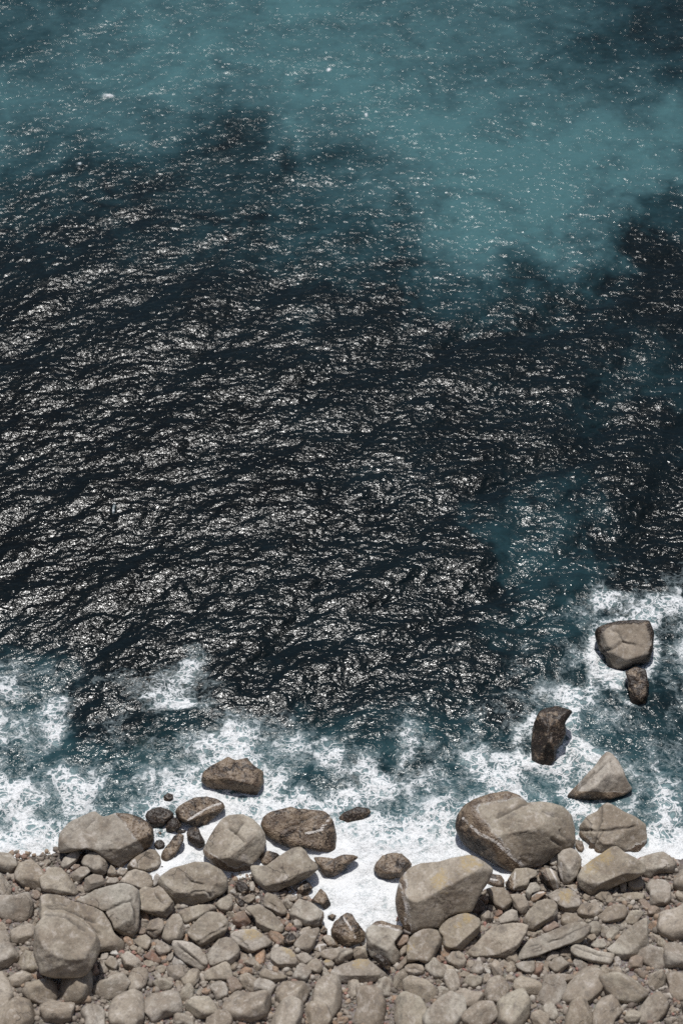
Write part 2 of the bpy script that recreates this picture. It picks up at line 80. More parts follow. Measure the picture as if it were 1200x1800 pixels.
{'c':[10.618,47.492,.138],'r':[.5393,-.0977,-.0583],'o':[[-.169,.341],[.124,.253],[.206,-.069],[.082,-.42],[-.12,-.186],[-.204,.048]],'l':'slim grey stone wedged between the huge smooth boulder and the cracked one','k':'stone'},
{'c':[9.396,46.717,.178],'r':[.5318,-.0873,-.0513],'o':[[-.223,-.121],[-.16,.17],[.108,.373],[.177,.286],[.156,-.237],[.037,-.324],[-.138,-.266]],'l':'curved grey stone leaning on the left of the white streaked boulder','k':'stone','salt':[[[-.102,.111],[.097,-.237]]]},
{'c':[9.166,45.667,.518],'r':[.5237,-.0864,-.0498],'o':[[-.516,.384],[-.339,.499],[.008,.442],[.267,.269],[.432,-.19],[.339,-.534],[-.008,-.477],[-.293,-.191],[-.346,.097]],'l':'dark stained stone with a whitened right side below the huge smooth boulder','k':'rock','wet':[200,.1],'salt':[[[.008,.413],[.26,-.076],[.34,-.477]]]},
{'c':[7.867,45.681,.446],'r':[.5228,-.0742,-.0427],'o':[[-.681,-.282],[-.56,.005],[-.233,.466],[.32,.494],[.725,.379],[.75,.12],[.4,.005],[.307,-.339],[.071,-.54],[-.451,-.511]],'l':'grey stone with a brown left end where the foam channel ends','k':'rock','f':[[80,20,.1],[-70,50,.1]],'wet':[200,.45],'salt':[[[-.236,.293],[-.283,-.109],[-.305,-.454]]]},
{'c':[6.796,45.7,.24],'r':[.5215,-.064,-.0367],'o':[[-.411,.035],[-.174,.323],[.234,.265],[.376,.035],[.343,-.282],[-.007,-.282],[-.385,-.167]],'l':'brown banded stone in the narrow foam channel','k':'rock','wet':1,'salt':[[[-.235,.092],[.056,.035]]]},
{'c':[6.892,44.644,.621],'r':[.5135,-.0658,-.0371],'o':[[-.629,.391],[-.339,.476],[.18,.447],[.407,.191],[.547,-.122],[.456,-.377],[.108,-.548],[-.151,-.519],[-.404,-.036]],'l':'blocky grey stone with a flat pale top right of the ridged boulder','k':'rock','f':[[70,22,.05],[-125,58,.1],[-40,60,.05]],'T':.8},
{'c':[7.755,44.354,.666],'r':[.5113,-.0743,-.0416],'o':[[-.467,.393],[-.064,.421],[.222,.307],[.416,-.146],[.267,-.429],[.037,-.486],[-.303,-.146],[-.383,.251]],'l':'flat grey stone right of the blocky pale topped stone','k':'rock','f':[[70,25,.1],[200,50,.2]]},
{'c':[8.326,45.061,.588],'r':[.5179,-.0791,-.045],'o':[[-.308,-.099],[-.099,.301],[.162,.346],[.389,.101],[.329,-.042],[-.02,-.156],[-.112,-.498],[-.243,-.384]],'l':'small brown grey stone under the white lined stone','k':'stone'},
{'c':[8.548,44.808,.488],'r':[.515,-.0813,-.0459],'o':[[-.305,-.057],[-.127,.171],[.22,.228],[.421,.142],[.099,-.114],[-.077,-.257],[-.279,-.257]],'l':'orange stone with a white upper edge beside the whitened stone','k':'stone','col':'orange','salt':[[[-.246,-0],[-.07,.142],[.277,.171]]]},
{'c':[7.238,43.699,.622],'r':[.5046,-.0698,-.0385],'o':[[-.506,-.06],[-.158,.222],[.131,.363],[.358,.278],[.42,-.173],[.063,-.257],[-.395,-.286]],'l':'smooth rounded grey stone above the broad wedge boulder','k':'rock'},
{'c':[6.261,43.704,.661],'r':[.5045,-.0604,-.0333],'o':[[-.351,-.01],[-.089,.298],[.095,.28],[.313,.098],[.292,-.083],[.124,-.264],[-.171,-.282],[-.242,-.119]],'l':'small pitted grey stone between the red stones and the lichened oval boulder','k':'stone'},
{'c':[5.972,44.203,.576],'r':[.5088,-.0573,-.0319],'o':[[-.279,-.115],[-.071,.25],[.078,.341],[.261,.14],[.221,-.078],[-.041,-.315],[-.243,-.224]],'l':'rust brown block at the right foot of the huge ridged boulder','k':'stone','col':'red'},
{'c':[6.26,44.685,.447],'r':[.5128,-.0597,-.0336],'o':[[-.242,.019],[-.072,.214],[.15,.111],[.184,-.072],[.07,-.255],[-.113,-.072]],'l':'orange brown stone resting on top of the rust brown block','k':'stone','col':'orange'},
{'c':[6.805,43.924,.54],'r':[.5062,-.0655,-.0362],'o':[[-.177,.001],[-.027,.183],[.157,.129],[.192,.001],[-.032,-.198],[-.142,-.144]],'l':'small red stone below the blocky pale topped stone','k':'stone','col':'red'},
{'c':[8.579,43.598,1.047],'r':[.5064,-.083,-.0459],'o':[[-.792,-.288],[-.556,.161],[-.15,.555],[.194,.667],[.536,.639],[.731,.442],[.752,.048],[.519,-.232],[.058,-.512],[-.287,-.737],[-.514,-.681],[-.737,-.401]],'l':'smooth elongated boulder leaning over the upper end of the wedge boulder','k':'boulder','f':[[120,20,.15],[-60,58,.1]],'dent':[[.526,.161,.172,.05]]},
{'c':[9.74,44.436,.806],'r':[.5138,-.0931,-.0524],'o':[[-.841,.196],[-.434,.451],[.142,.536],[.425,.337],[.701,-.173],[.464,-.512],[.177,-.569],[-.108,-.513],[-.334,-.343],[-.444,-.06],[-.73,-.003]],'l':'greenish brown topped block below the white streaked boulder','k':'boulder','f':[[80,22,.1],[-80,55,.1]],'lich':[[-.037,.167,.346]]},
{'c':[10.259,45.24,.313],'r':[.519,-.0969,-.0552],'o':[[-.515,.168],[-.051,.225],[.179,.11],[.288,-.176],[.169,-.376],[0,-.119],[-.285,.082]],'l':'pale sliver of stone behind the greenish brown topped block','k':'stone'},
{'c':[10.694,43.886,.832],'r':[.5091,-.1028,-.0572],'o':[[-.544,.013],[-.338,.295],[.063,.351],[.458,.182],[.625,.013],[.393,-.156],[.275,-.325],[-.181,-.325],[-.464,-.213]],'l':'round flat cracked stone left of the smooth teardrop stone','k':'rock','cr':[[[-.003,-.044],[.174,.238]]]},
{'c':[11.155,44.363,.584],'r':[.5126,-.1065,-.0597],'o':[[-.426,.124],[-.108,.226],[.175,.084],[.37,-.125],[.167,-.256],[-.172,-.057]],'l':'thin grey stone squeezed above the round flat cracked stone','k':'stone'},
{'c':[11.468,44.555,.758],'r':[.5156,-.1093,-.0617],'o':[[-.481,.088],[-.19,.286],[.154,.286],[.32,.031],[.428,-.224],[.025,-.338],[-.199,-.111],[-.426,-.026]],'l':'grooved grey stone under the yellow topped boulder','k':'rock','cr':[[[-.222,.144],[-.029,-.196]]]},
{'c':[11.722,43.685,.959],'r':[.5084,-.1129,-.0627],'o':[[-.739,-.098],[-.479,.071],[-.303,.296],[.156,.437],[.495,.38],[.659,.127],[.538,-.154],[.192,-.351],[-.263,-.379],[-.603,-.351]],'l':'smooth teardrop shaped grey stone with a shaded underside','k':'rock','f':[[100,20,.1],[-75,58,.1]]},
{'c':[9.894,43.482,.803],'r':[.5046,-.0956,-.0527],'o':[[-.463,-.125],[-.428,.156],[-.254,.324],[.144,.268],[.48,.043],[.647,-.153],[.247,-.21],[-.095,-.266],[-.38,-.266]],'l':'grey stone with a dark dimple touching the long slab','k':'rock','dent':[[-.316,.099,.115,.05]]},
{'c':[9.069,42.169,1.437],'r':[.4948,-.0893,-.0481],'o':[[-1.678,-.827],[-1.445,-.385],[-1.1,.057],[-.761,.112],[-.477,.251],[.147,.499],[.657,.721],[1.164,.787],[1.563,.609],[1.536,.416],[1.316,.112],[1.086,-.109],[.58,-.191],[.129,-.329],[-.323,-.495],[-.777,-.716],[-1.171,-.771],[-1.51,-.871]],'l':'long pale cracked slab lying diagonally at the lower right','k':'boulder','f':[[110,18,.1],[-65,60,.08]],'n':6,'T':.55,'cr':[[[-.316,-.109],[.249,.057],[.818,.388],[1.44,.609]],[[-.939,-.385],[-.656,-.274]],[[-.885,-.495],[-.603,-.44]],[[-1.049,-.247],[-.766,-.164]]]},
{'c':[6.717,42.211,1.222],'r':[.4931,-.0661,-.0355],'o':[[-1.488,-.509],[-1.043,-.116],[-.71,.245],[-.344,.6],[.019,.688],[.563,.793],[.992,.788],[1.272,.676],[1.182,.399],[.833,-.209],[.575,-.486],[.234,-.707],[-.329,-.696],[-1.005,-.652],[-1.288,-.707]],'l':'broad wedge boulder with a flat pale top and dark lower face at the bottom right','k':'boulder','f':[[112,15,.1],[-88,62,.1]],'n':6,'T':.6},
{'c':[6.241,43.228,.522],'r':[.4991,-.0605,-.0329],'o':[[-.328,-.105],[-.233,.112],[.026,.177],[.393,.184],[.613,.13],[.244,.04],[-.09,-.213],[-.238,-.285],[-.319,-.285]],'l':'grey stone tucked behind the left end of the wedge boulder','k':'rock'},
{'c':[8.974,43.101,.872],'r':[.5008,-.0871,-.0476],'o':[[-.374,-.104],[-.17,.176],[.117,.288],[.341,.148],[.406,-.004],[-.007,-.216],[-.264,-.3]],'l':'pinkish stone beneath the smooth elongated boulder','k':'stone','col':'pink'},
{'c':[10.605,41.488,1.406],'r':[.4886,-.105,-.0556],'o':[[-.924,.342],[-.753,.452],[-.307,.397],[.189,.177],[.938,.067],[.904,-.152],[.729,-.481],[.286,-.372],[-.322,-.207],[-.765,-.043],[-.929,.122]],'l':'long ribbed stone pointing down right below the diagonal slab','k':'boulder','f':[[70,22,.1],[-100,58,.15],[-10,60,.1]],'cr':[[[-.7,.342],[-.313,.177],[.185,.012],[.795,-.098]]]},
{'c':[10.84,42.904,1.067],'r':[.5009,-.1054,-.0576],'o':[[-.297,.143],[-.124,.311],[.103,.339],[.296,.143],[.263,-.08],[.086,-.359],[-.14,-.359],[-.246,-.08]],'l':'oval grey stone at the upper tip of the diagonal slab','k':'rock'},
{'c':[10.663,42.477,1.043],'r':[.4965,-.1042,-.0563],'o':[[-.214,-.083],[-.095,.14],[.131,.195],[.24,.028],[.125,-.083],[-.161,-.222]],'l':'small dark grey stone under the oval grey stone','k':'stone'},
{'c':[10.969,42.14,1.143],'r':[.4939,-.1076,-.0578],'o':[[-.382,-.055],[-.095,.222],[.186,.222],[.32,-.027],[.175,-.221],[-.217,-.166]],'l':'low brown layered stone between the ribbed stone and pink pebbles','k':'rock'},
{'c':[11.569,42.641,1.133],'r':[.4991,-.1128,-.0613],'o':[[-.32,-.104],[-.084,.286],[.142,.314],[.307,.175],[.243,-.103],[-.044,-.326],[-.239,-.27]],'l':'egg shaped grey stone right of the oval grey stone','k':'rock'},
{'c':[12.306,42.031,1.561],'r':[.4959,-.121,-.0652],'o':[[-1.121,-.321],[-.75,-.045],[-.347,.396],[.167,.783],[.678,1.058],[.716,-.43],[-.097,-.651],[-.38,-.789],[-.656,-.706],[-.874,-.486]],'l':'large pale boulder running out of the lower right edge','k':'boulder','f':[[130,22,.15],[-90,50,.2]],'n':5,'dent':[[.032,-.045,.225,.08]]},
{'c':[12.577,43.479,1.008],'r':[.5072,-.1213,-.0672],'o':[[-.388,-.109],[-.151,.284],[.134,.34],[.471,.227],[.117,-.277],[-.282,-.39]],'l':'rounded stone above the large pale lower right boulder','k':'rock'},
{'c':[12.7,44.712,.625],'r':[.5171,-.1206,-.0683],'o':[[-.558,.044],[-.354,.158],[.163,.198],[.505,.13],[.439,-.183],[-.134,-.183],[-.533,-.098]],'l':'flat oblong pale stone under the yellow topped boulder at the right edge','k':'rock'},
{'c':[12.306,45.225,.603],'r':[.5216,-.1162,-.0666],'o':[[-.176,.18],[0,.312],[.169,.151],[.131,-.249],[-.101,-.306]],'l':'upright small grey stone left of the pale round one at the right edge','k':'stone'},
{'c':[12.884,45.329,.577],'r':[.5229,-.1215,-.0697],'o':[[-.363,.131],[.044,.274],[.33,.188],[.321,-.155],[-.085,-.298],[-.34,-.098]],'l':'pale rounded stone against the right edge under the yellow topped boulder','k':'rock'},
{'c':[11.944,44.811,.597],'r':[.5174,-.1134,-.0643],'o':[[-.144,0],[.006,.228],[.144,0],[.053,-.17],[-.062,-.17]],'l':'diamond shaped small grey stone under the yellow topped boulder','k':'stone'},
{'c':[8.921,41.565,1.091],'r':[.4869,-.0882,-.0466],'o':[[-.354,-.349],[-.176,.092],[.052,.257],[.331,.202],[.298,-.018],[-.013,-.129],[-.184,-.294]],'l':'grey stone curving behind the smooth egg like stone at the bottom','k':'rock'},
{'c':[9.151,41.075,1.313],'r':[.4833,-.091,-.0477],'o':[[-.456,-.017],[-.227,.257],[.111,.366],[.493,.038],[.436,-.017],[.094,-.345],[-.184,-.318],[-.402,-.127]],'l':'smooth egg like grey stone at the bottom, below the diagonal slab','k':'rock','f':[[110,22,.15],[-50,55,.15]]},
{'c':[7.808,41.029,1.228],'r':[.4818,-.0777,-.0406],'o':[[-.509,.117],[-.171,.227],[.332,.254],[.35,-.211],[.153,-.321],[-.124,-.211],[-.4,-.047]],'l':'flat grey wedge stone directly under the left end of the diagonal slab','k':'rock','f':[[90,18,.1],[-90,55,.1]]},
{'c':[6.546,40.83,1.3],'r':[.4797,-.0654,-.034],'o':[[-.297,.206],[-.097,.479],[.097,.37],[.282,-.204],[.279,-.394],[-.083,-.394],[-.218,-.067]],'l':'rectangular grey stone lying upright at the bottom edge','k':'stone'},
{'c':[6.894,41.237,1.062],'r':[.4826,-.0685,-.0358],'o':[[-.194,.065],[-.023,.202],[.17,.065],[.167,-.127],[-.086,-.182]],'l':'round grey stone right of the rectangular one','k':'stone'},
{'c':[8.291,40.866,1.309],'r':[.4808,-.0827,-.0431],'o':[[-.138,.225],[-.052,.307],[.198,.279],[.163,-.049],[.046,-.321],[-.177,-.321]],'l':'tall reddish brown stone right of the flat grey wedge stone','k':'stone','col':'red'},
{'c':[10.425,40.599,1.402],'r':[.4796,-.1042,-.054],'o':[[-.344,-.018],[-.088,.254],[.137,.363],[.294,.036],[.287,-.236],[-.322,-.236]],'l':'brown pointed stone at the bottom under the ribbed stone','k':'rock','col':'brown'},
{'c':[12.374,41.078,1.448],'r':[.4858,-.1228,-.0646],'o':[[-.391,-.192],[-.212,.246],[.069,.355],[.343,.246],[.272,-.246],[-.174,-.328]],'l':'brown stone below the pale lower right boulder','k':'rock','col':'brown'},
{'c':[11.512,40.569,1.501],'r':[.4804,-.115,-.0597],'o':[[-.296,.126],[-.069,.317],[.205,.235],[.307,-.037],[.246,-.254],[-.251,-.254]],'l':'pale grey rounded stone at the bottom edge below the end of the ribbed stone','k':'rock'},
{'c':[9.311,40.383,1.4],'r':[.4769,-.0933,-.0481],'o':[[-.664,.12],[-.218,.229],[.501,.174],[.773,-.043],[-.007,-.26],[-.559,-.152]],'l':'wide grey stone cut by the bottom edge under the egg like stone','k':'rock'},
{'c':[4.88,41.372,1.18],'r':[.484,-.0485,-.0255],'o':[[-.47,.08],[-.214,.345],[.112,.38],[.326,.186],[.414,.009],[.319,-.343],[.102,-.414],[-.256,-.202],[-.436,-.097]],'l':'pale stone with a notch, directly below the lichened oval boulder','k':'rock','cr':[[[-.033,.363],[-.018,.08],[.324,.08]]]},
{'c':[4.481,41.055,1.056],'r':[.4801,-.0446,-.0232],'o':[[-.347,.066],[-.148,.172],[.212,.101],[.354,-.058],[.245,-.146],[-.079,-.146],[-.294,-.04]],'l':'flat light oval stone below the notched stone','k':'stone'},
{'c':[5.424,41.21,1.076],'r':[.482,-.0539,-.0282],'o':[[-.185,-.046],[-.074,.184],[.142,.184],[.194,-.011],[.029,-.187],[-.151,-.187]],'l':'small smooth light stone right of the notched stone','k':'stone'},
{'c':[4.186,41.475,.977],'r':[.4838,-.0415,-.0218],'o':[[-.217,.048],[-.089,.208],[.164,.119],[.252,-.093],[.052,-.164],[-.165,-.164]],'l':'reddish stone left of the notched stone','k':'stone','col':'red'},
{'c':[5.717,40.954,1.212],'r':[.4802,-.057,-.0297],'o':[[-.093,.294],[.123,.329],[.298,.012],[.223,-.199],[-.138,-.304],[-.315,-.128],[-.241,.047]],'l':'rough light grey stone near the bottom under the wedge boulder','k':'stone'},
{'c':[5.168,40.694,1.147],'r':[.4771,-.0517,-.0267],'o':[[-.24,.027],[-.022,.185],[.228,.097],[.262,-.078],[.009,-.148],[-.277,-.113]],'l':'light rounded stone on the bottom edge below the notched stone','k':'stone'},
{'c':[5.044,42.725,1.177],'r':[.4974,-.0494,-.0268],'o':[[-.899,.062],[-.733,.312],[-.438,.545],[-.071,.707],[.258,.771],[.585,.688],[.857,.527],[.927,.366],[.868,.026],[.756,-.153],[.425,-.474],[.057,-.813],[-.161,-.778],[-.489,-.778],[-.706,-.689],[-.777,-.475],[-.745,-.224],[-.864,-.064]],'l':'smooth oval boulder with yellow lichen on top, below the huge ridged boulder','k':'boulder','f':[[110,18,.2],[-45,58,.1]],'n':6,'T':.75,'lich':[[.365,.563,.329],[-.04,.276,.219]]},
{'c':[3.495,42.003,1.201],'r':[.49,-.0345,-.0184],'o':[[-.588,.364],[-.369,.56],[-.04,.72],[.25,.748],[.595,.677],[.784,.328],[.745,.079],[.531,-.276],[.383,-.63],[.2,-.825],[.02,-.736],[-.232,-.595],[-.595,-.683],[-.722,-.666],[-.737,-.205],[-.699,.115]],'l':'pale boulder with dark right side and ochre stain, left of the lichened oval boulder','k':'boulder','f':[[130,15,.12],[-25,62,.1],[-95,60,.1]],'n':5,'T':.8,'lich':[[-.555,-.063,.254]]},
{'c':[2.633,42.054,.635],'r':[.4874,-.0259,-.0137],'o':[[-.139,.051],[.008,.229],[.155,.301],[.134,-.056],[-.087,-.324],[-.158,-.128]],'l':'small stone wedged left of the ochre stained boulder','k':'stone'},
{'c':[2.581,41.417,.705],'r':[.4815,-.0256,-.0134],'o':[[-.282,-.164],[-.026,.155],[.193,.403],[.209,.048],[.044,-.129],[.025,-.271],[-.174,-.271]],'l':'grey stone under the left side of the ochre stained boulder','k':'stone'},
{'c':[3.1,41.027,.949],'r':[.479,-.0309,-.016],'o':[[-.444,.14],[-.28,.246],[.009,.263],[.333,.193],[.433,-.001],[.384,-.23],[.077,-.265],[-.284,-.213],[-.427,-.036]],'l':'striped dark grey stone below the ochre stained boulder','k':'rock','cr':[[[-.318,.069],[.007,.105],[.331,-.036]]]},
{'c':[1.808,42.477,.763],'r':[.4922,-.0177,-.0095],'o':[[-.778,.298],[-.734,.513],[-.513,.692],[-.366,.818],[-.073,.879],[.146,.8],[.366,.71],[.658,.674],[.822,.549],[.821,.369],[.619,.154],[.49,-.025],[.507,-.239],[.67,-.454],[.705,-.775],[.539,-.989],[.321,-.953],[.139,-.775],[-.226,-.704],[-.445,-.704],[-.59,-.632],[-.699,-.347],[-.753,-.061]],'l':'grey boulder with a dark lower band and brown crest below the foam pool','k':'boulder','f':[[80,22,.15],[-125,40,.1],[0,35,.3]],'n':5,'wet':[80,.72],'salt':[[[-.22,.674],[.219,.62],[.62,.441]]]},
{'c':[1.736,41.489,.898],'r':[.4831,-.0172,-.009],'o':[[-.382,.108],[-.327,.321],[-.163,.321],[.054,.214],[.307,.019],[.342,-.176],[.268,-.423],[.052,-.246],[-.165,-.105],[-.328,.019]],'l':'brown stone spotted with white below the dark banded boulder','k':'stone','wet':[90,-1]},
{'c':[.682,41.089,.606],'r':[.4776,-.0068,-.0035],'o':[[-1.16,.03],[-.997,.172],[-.634,.349],[-.271,.455],[.056,.562],[.455,.544],[.672,.384],[.889,.207],[1.214,-.04],[1.25,-.164],[.67,-.394],[-.2,-.464],[-.924,-.394],[-1.141,-.217]],'l':'long grey boulder with an ochre crest on the bottom edge','k':'boulder','f':[[95,25,.1],[-90,40,.2]],'n':5,'lich':[[.092,.455,.362]]},
{'c':[2.59,42.481,.784],'r':[.4924,-.0254,-.0136],'o':[[-.292,.034],[-.237,.123],[.057,.267],[.276,.249],[.311,-.002],[.091,-.181],[-.129,-.342],[-.256,-.181]],'l':'rust red stone trapped between the dark banded boulder and the ridged boulder','k':'stone','col':'red'},
{'c':[2.892,42.887,.963],'r':[.4974,-.0283,-.0153],'o':[[-.25,-.015],[-.169,.164],[.088,.182],[.27,.038],[.195,-.123],[.012,-.195],[-.207,-.123]],'l':'dark grey knob at the bottom tip of the huge ridged boulder','k':'stone','col':'dark'},
{'c':[-.181,42.009,.43],'r':[.4858,.0018,.0009],'o':[[-.794,.08],[-.611,.223],[-.209,.277],[.303,.288],[.632,.277],[.705,.116],[.632,-.134],[.339,-.277],[.011,-.42],[-.136,-.313],[-.428,-.188],[-.684,-.134]],'l':'striped oblong stone below the mottled boulder of the foam pool','k':'rock','cr':[[[-.136,-.277],[.157,.08],[.413,.259]]]},
{'c':[-.541,41.576,.416],'r':[.4814,.0053,.0028],'o':[[-.267,.113],[-.103,.202],[.116,.166],[.244,.041],[.189,-.137],[.044,-.243],[-.139,-.137]],'l':'small pale stone stained yellow under the striped oblong stone','k':'stone','lich':[[-.066,.148,.182]]},
{'c':[.818,42.163,.266],'r':[.4864,-.008,-.0042],'o':[[-.329,.164],[-.182,.289],[.185,.307],[.258,.128],[.367,-.123],[.257,-.284],[-.036,-.266],[-.293,-.248]],'l':'flat grey stone between the striped oblong stone and dark banded boulder','k':'rock'},
{'c':[-1.495,43.893,.585],'r':[.505,.0144,.008],'o':[[-.776,-.03],[-.706,.218],[-.563,.43],[-.347,.642],[.085,.536],[.482,.288],[.734,.076],[.749,-.171],[.627,-.523],[.304,-.559],[-.127,-.523],[-.344,-.312],[-.667,-.277]],'l':'six sided grey boulder at the left rim of the foam pool','k':'boulder','f':[[100,22,.1],[-130,42,.15],[-10,60,.2]],'n':5,'wet':[-15,.82]},
{'c':[-2.905,44.321,.613],'r':[.5094,.0279,.0156],'o':[[-.492,.148],[-.458,.432],[-.314,.539],[.048,.397],[.338,.113],[.556,-.241],[.521,-.418],[.197,-.524],[-.165,-.241],[-.49,-.064]],'l':'grey stone with scratches, left of the six sided boulder','k':'rock','f':[[60,20,.1],[-110,50,.1]],'cr':[[[-.312,.148],[.123,-.135]]]},
{'c':[-3.269,43.49,.824],'r':[.5026,.0317,.0174],'o':[[-.928,.453],[-.715,.594],[-.213,.615],[-.033,.488],[.29,.277],[.65,-.074],[.831,-.355],[.725,-.565],[.367,-.565],[-.134,-.495],[-.385,-.285],[-.495,.066],[-.712,.312]],'l':'long smooth stone sloping down right beside the rusty round stone','k':'boulder','f':[[60,20,.1],[-110,50,.15]]},
{'c':[-4.307,43.539,.692],'r':[.5025,.0417,.0229],'o':[[-.395,.087],[-.182,.334],[.104,.404],[.357,.158],[.431,-.124],[.182,-.335],[-.247,-.335],[-.407,-.124]],'l':'rusty red brown round stone left of the long smooth stone','k':'rock','col':'rust'},
{'c':[-3.857,42.342,1.097],'r':[.4929,.0379,.0204],'o':[[-.895,.245],[-.72,.384],[-.366,.453],[.058,.488],[.343,.384],[.628,.176],[.948,-.067],[.914,-.206],[.42,-.379],[-.003,-.586],[-.287,-.448],[-.572,-.171],[-.858,.106]],'l':'folded flat boulder with an ochre top under the rusty stone','k':'boulder','f':[[90,15,.1],[-120,55,.15],[-40,55,.1]],'n':5,'cr':[[[-.789,.21],[-.433,.037],[-.075,-.379]]],'lich':[[-.012,.384,.496]]},
{'c':[-2.431,41.482,1.11],'r':[.4842,.0241,.0127],'o':[[-.601,.237],[-.497,.443],[-.075,.478],[.278,.375],[.49,.168],[.561,-.004],[.668,-.245],[.563,-.416],[.071,-.45],[-.351,-.347],[-.578,-.107]],'l':'squat boulder with a brown stained top at the bottom centre','k':'boulder','f':[[95,20,.1],[-90,50,.15]],'n':5,'lich':[[.207,.375,.422]]},
{'c':[-1.446,42.477,.851],'r':[.4926,.0142,.0076],'o':[[-.598,-.139],[-.301,.209],[.054,.453],[.48,.557],[.552,.383],[.41,.105],[.269,-.313],[.057,-.556],[-.299,-.382],[-.583,-.313]],'l':'smooth pale stone shaped like a wedge of cheese left of the foam pool','k':'rock','f':[[120,18,.1],[-40,62,.1]]},
{'c':[-.943,42.307,.5],'r':[.4891,.0092,.0049],'o':[[-.308,.037],[-.166,.226],[.119,.267],[.318,.107],[.262,-.137],[-.023,-.29],[-.272,-.171]],'l':'round stone crossed by a white vein','k':'stone','salt':[[[-.272,-.032],[-.023,.107],[.297,.142]],[[-.023,.107],[.048,-.206]]]},
{'c':[-.478,42.768,.183],'r':[.4919,.0047,.0025],'o':[[-.351,.2],[-.136,.305],[.043,.2],[.294,-.046],[.38,-.221],[.151,-.256],[-.135,-.186]],'l':'wet grey stone left of the mottled boulder at the foam pool','k':'stone','salt':[[[-.208,.235],[.007,.164]]]},
{'c':[-3.209,46.911,.122],'r':[.5313,.0299,.0175],'o':[[-.413,.015],[-.267,.269],[-.009,.342],[.36,.233],[.509,.087],[.289,-.131],[-.005,-.385],[-.263,-.349]],'l':'small wet grey stone squeezed between the dome boulder and pale slab','k':'rock','wet':[0,-.2]},
{'c':[-11.504,41.081,2.908],'r':[.4932,.1155,.0619],'o':[[-.84,1.377],[-.559,1.412],[-.134,1.378],[.222,1.274],[.652,1.065],[1.013,.786],[1.303,.507],[1.451,.228],[1.495,-.121],[1.328,-.538],[1.125,-.884],[.921,-1.161],[.573,-1.299],[-.41,-1.297],[-.976,-1.123],[-1.283,-.259],[-1.279,.783]],'l':'giant round faced boulder with a dark hollow below in the bottom left corner','k':'boulder','f':[[80,20,.25],[-95,58,.1],[-10,50,.25]],'n':6,'T':.7,'cr':[[[-1.05,1.341],[-.556,1.307],[.047,1.204],[.514,.925],[.839,.646]]],'dent':[[.102,-.779,.467,.12]]},
{'c':[-11.171,42.764,1.565],'r':[.5024,.1092,.0598],'o':[[-1.683,1.305],[-1.36,1.359],[-.853,1.289],[-.378,1.092],[.097,.914],[.57,.807],[1.01,.592],[1.31,.163],[1.464,-.23],[1.613,-.444],[1.869,-.551],[1.982,-.766],[1.916,-1.05],[1.738,-1.192],[1.409,-1.05],[.94,-1.085],[.767,-1.404],[.039,-1.119],[-1.059,-.407],[-1.727,.305]],'l':'pale curved boulder hugging the back of the giant round faced boulder','k':'boulder','f':[[60,22,.1],[0,35,.2]],'n':6,'cr':[[[-1.451,.733],[-.73,.734],[-.001,.484],[.515,.091],[.887,-.337]],[[-1.454,.84],[-.554,.913],[-.377,1.057]],[[.293,.306],[.73,.163]]]},
{'c':[-9.617,43.78,1.423],'r':[.5107,.093,.052],'o':[[-1.907,.258],[-1.456,.439],[-.989,.71],[-.481,.855],[-.008,.964],[.284,1],[.616,.892],[.875,.711],[.959,.566],[.946,-.156],[.926,-1.02],[.765,-1.199],[.512,-1.306],[.145,-1.198],[-.151,-.947],[-.229,-.695],[-.53,-.264],[-.899,-.048],[-1.449,.132]],'l':'smooth faceted boulder with a crossing crack, right of the pale curved boulder','k':'boulder','f':[[115,16,.1],[5,62,.15],[-100,60,.1]],'n':6,'T':.75,'cr':[[[-.567,-.21],[-.171,-.012],[.3,.205],[.592,.205]],[[.549,.53],[.629,.205],[.747,-.228],[.793,-.732]]]},
{'c':[-12.381,45.298,.792],'r':[.5234,.117,.0673],'o':[[-.559,.421],[-.421,.636],[-.134,.686],[.155,.636],[.451,.315],[.712,-.079],[.936,-.436],[.759,-.578],[.256,-.578],[-.179,-.435],[-.683,-.363],[-.841,.207]],'l':'square shouldered boulder with a black underside at the left edge','k':'boulder','f':[[110,14,.05],[-95,64,.05],[30,50,.2]],'n':5},
{'c':[-11.992,46.632,.464],'r':[.534,.1115,.0657],'o':[[-.433,-.208],[-.294,.082],[.064,.372],[.354,.43],[.446,.227],[.292,-.063],[-.137,-.439],[-.356,-.389]],'l':'slanted oval stone under the left end of the shoulder boulder','k':'rock'},
{'c':[-12.548,46.733,.038],'r':[.5329,.1162,.0683],'o':[[-.373,-.226],[-.087,.065],[.272,.356],[.171,-.044],[-.008,-.189]],'l':'brown slab edge at the left waterline','k':'stone','wet':1},
{'c':[-10.865,46.443,.48],'r':[.5316,.1013,.0594],'o':[[-.631,.056],[-.491,.345],[-.167,.527],[.125,.491],[.422,.237],[.574,-.088],[.507,-.414],[.328,-.558],[-.075,-.413],[-.516,-.197]],'l':'rounded stone below the middle of the shoulder boulder','k':'rock'},
{'c':[-11.483,45.859,.562],'r':[.5269,.1078,.0625],'o':[[-.416,-.057],[-.289,.122],[.032,.338],[.322,.324],[.471,.123],[.223,-.129],[-.133,-.416],[-.316,-.309]],'l':'smooth oblong stone under the rounded stone near the left edge','k':'rock'},
{'c':[-10.855,45.408,.61],'r':[.5226,.1025,.0589],'o':[[-.432,-.084],[-.367,.202],[-.009,.381],[.39,.31],[.543,-.084],[.077,-.263],[-.28,-.441],[-.412,-.37]],'l':'pale flat stone behind the faceted boulder with the crossing crack','k':'rock'},
{'c':[-11.761,46.328,.345],'r':[.5303,.1097,.0641],'o':[[-.216,-.029],[-.038,.151],[.217,.115],[.184,-.029],[-.104,-.188]],'l':'little pinkish stone left of the rounded stone','k':'stone','col':'pink'},
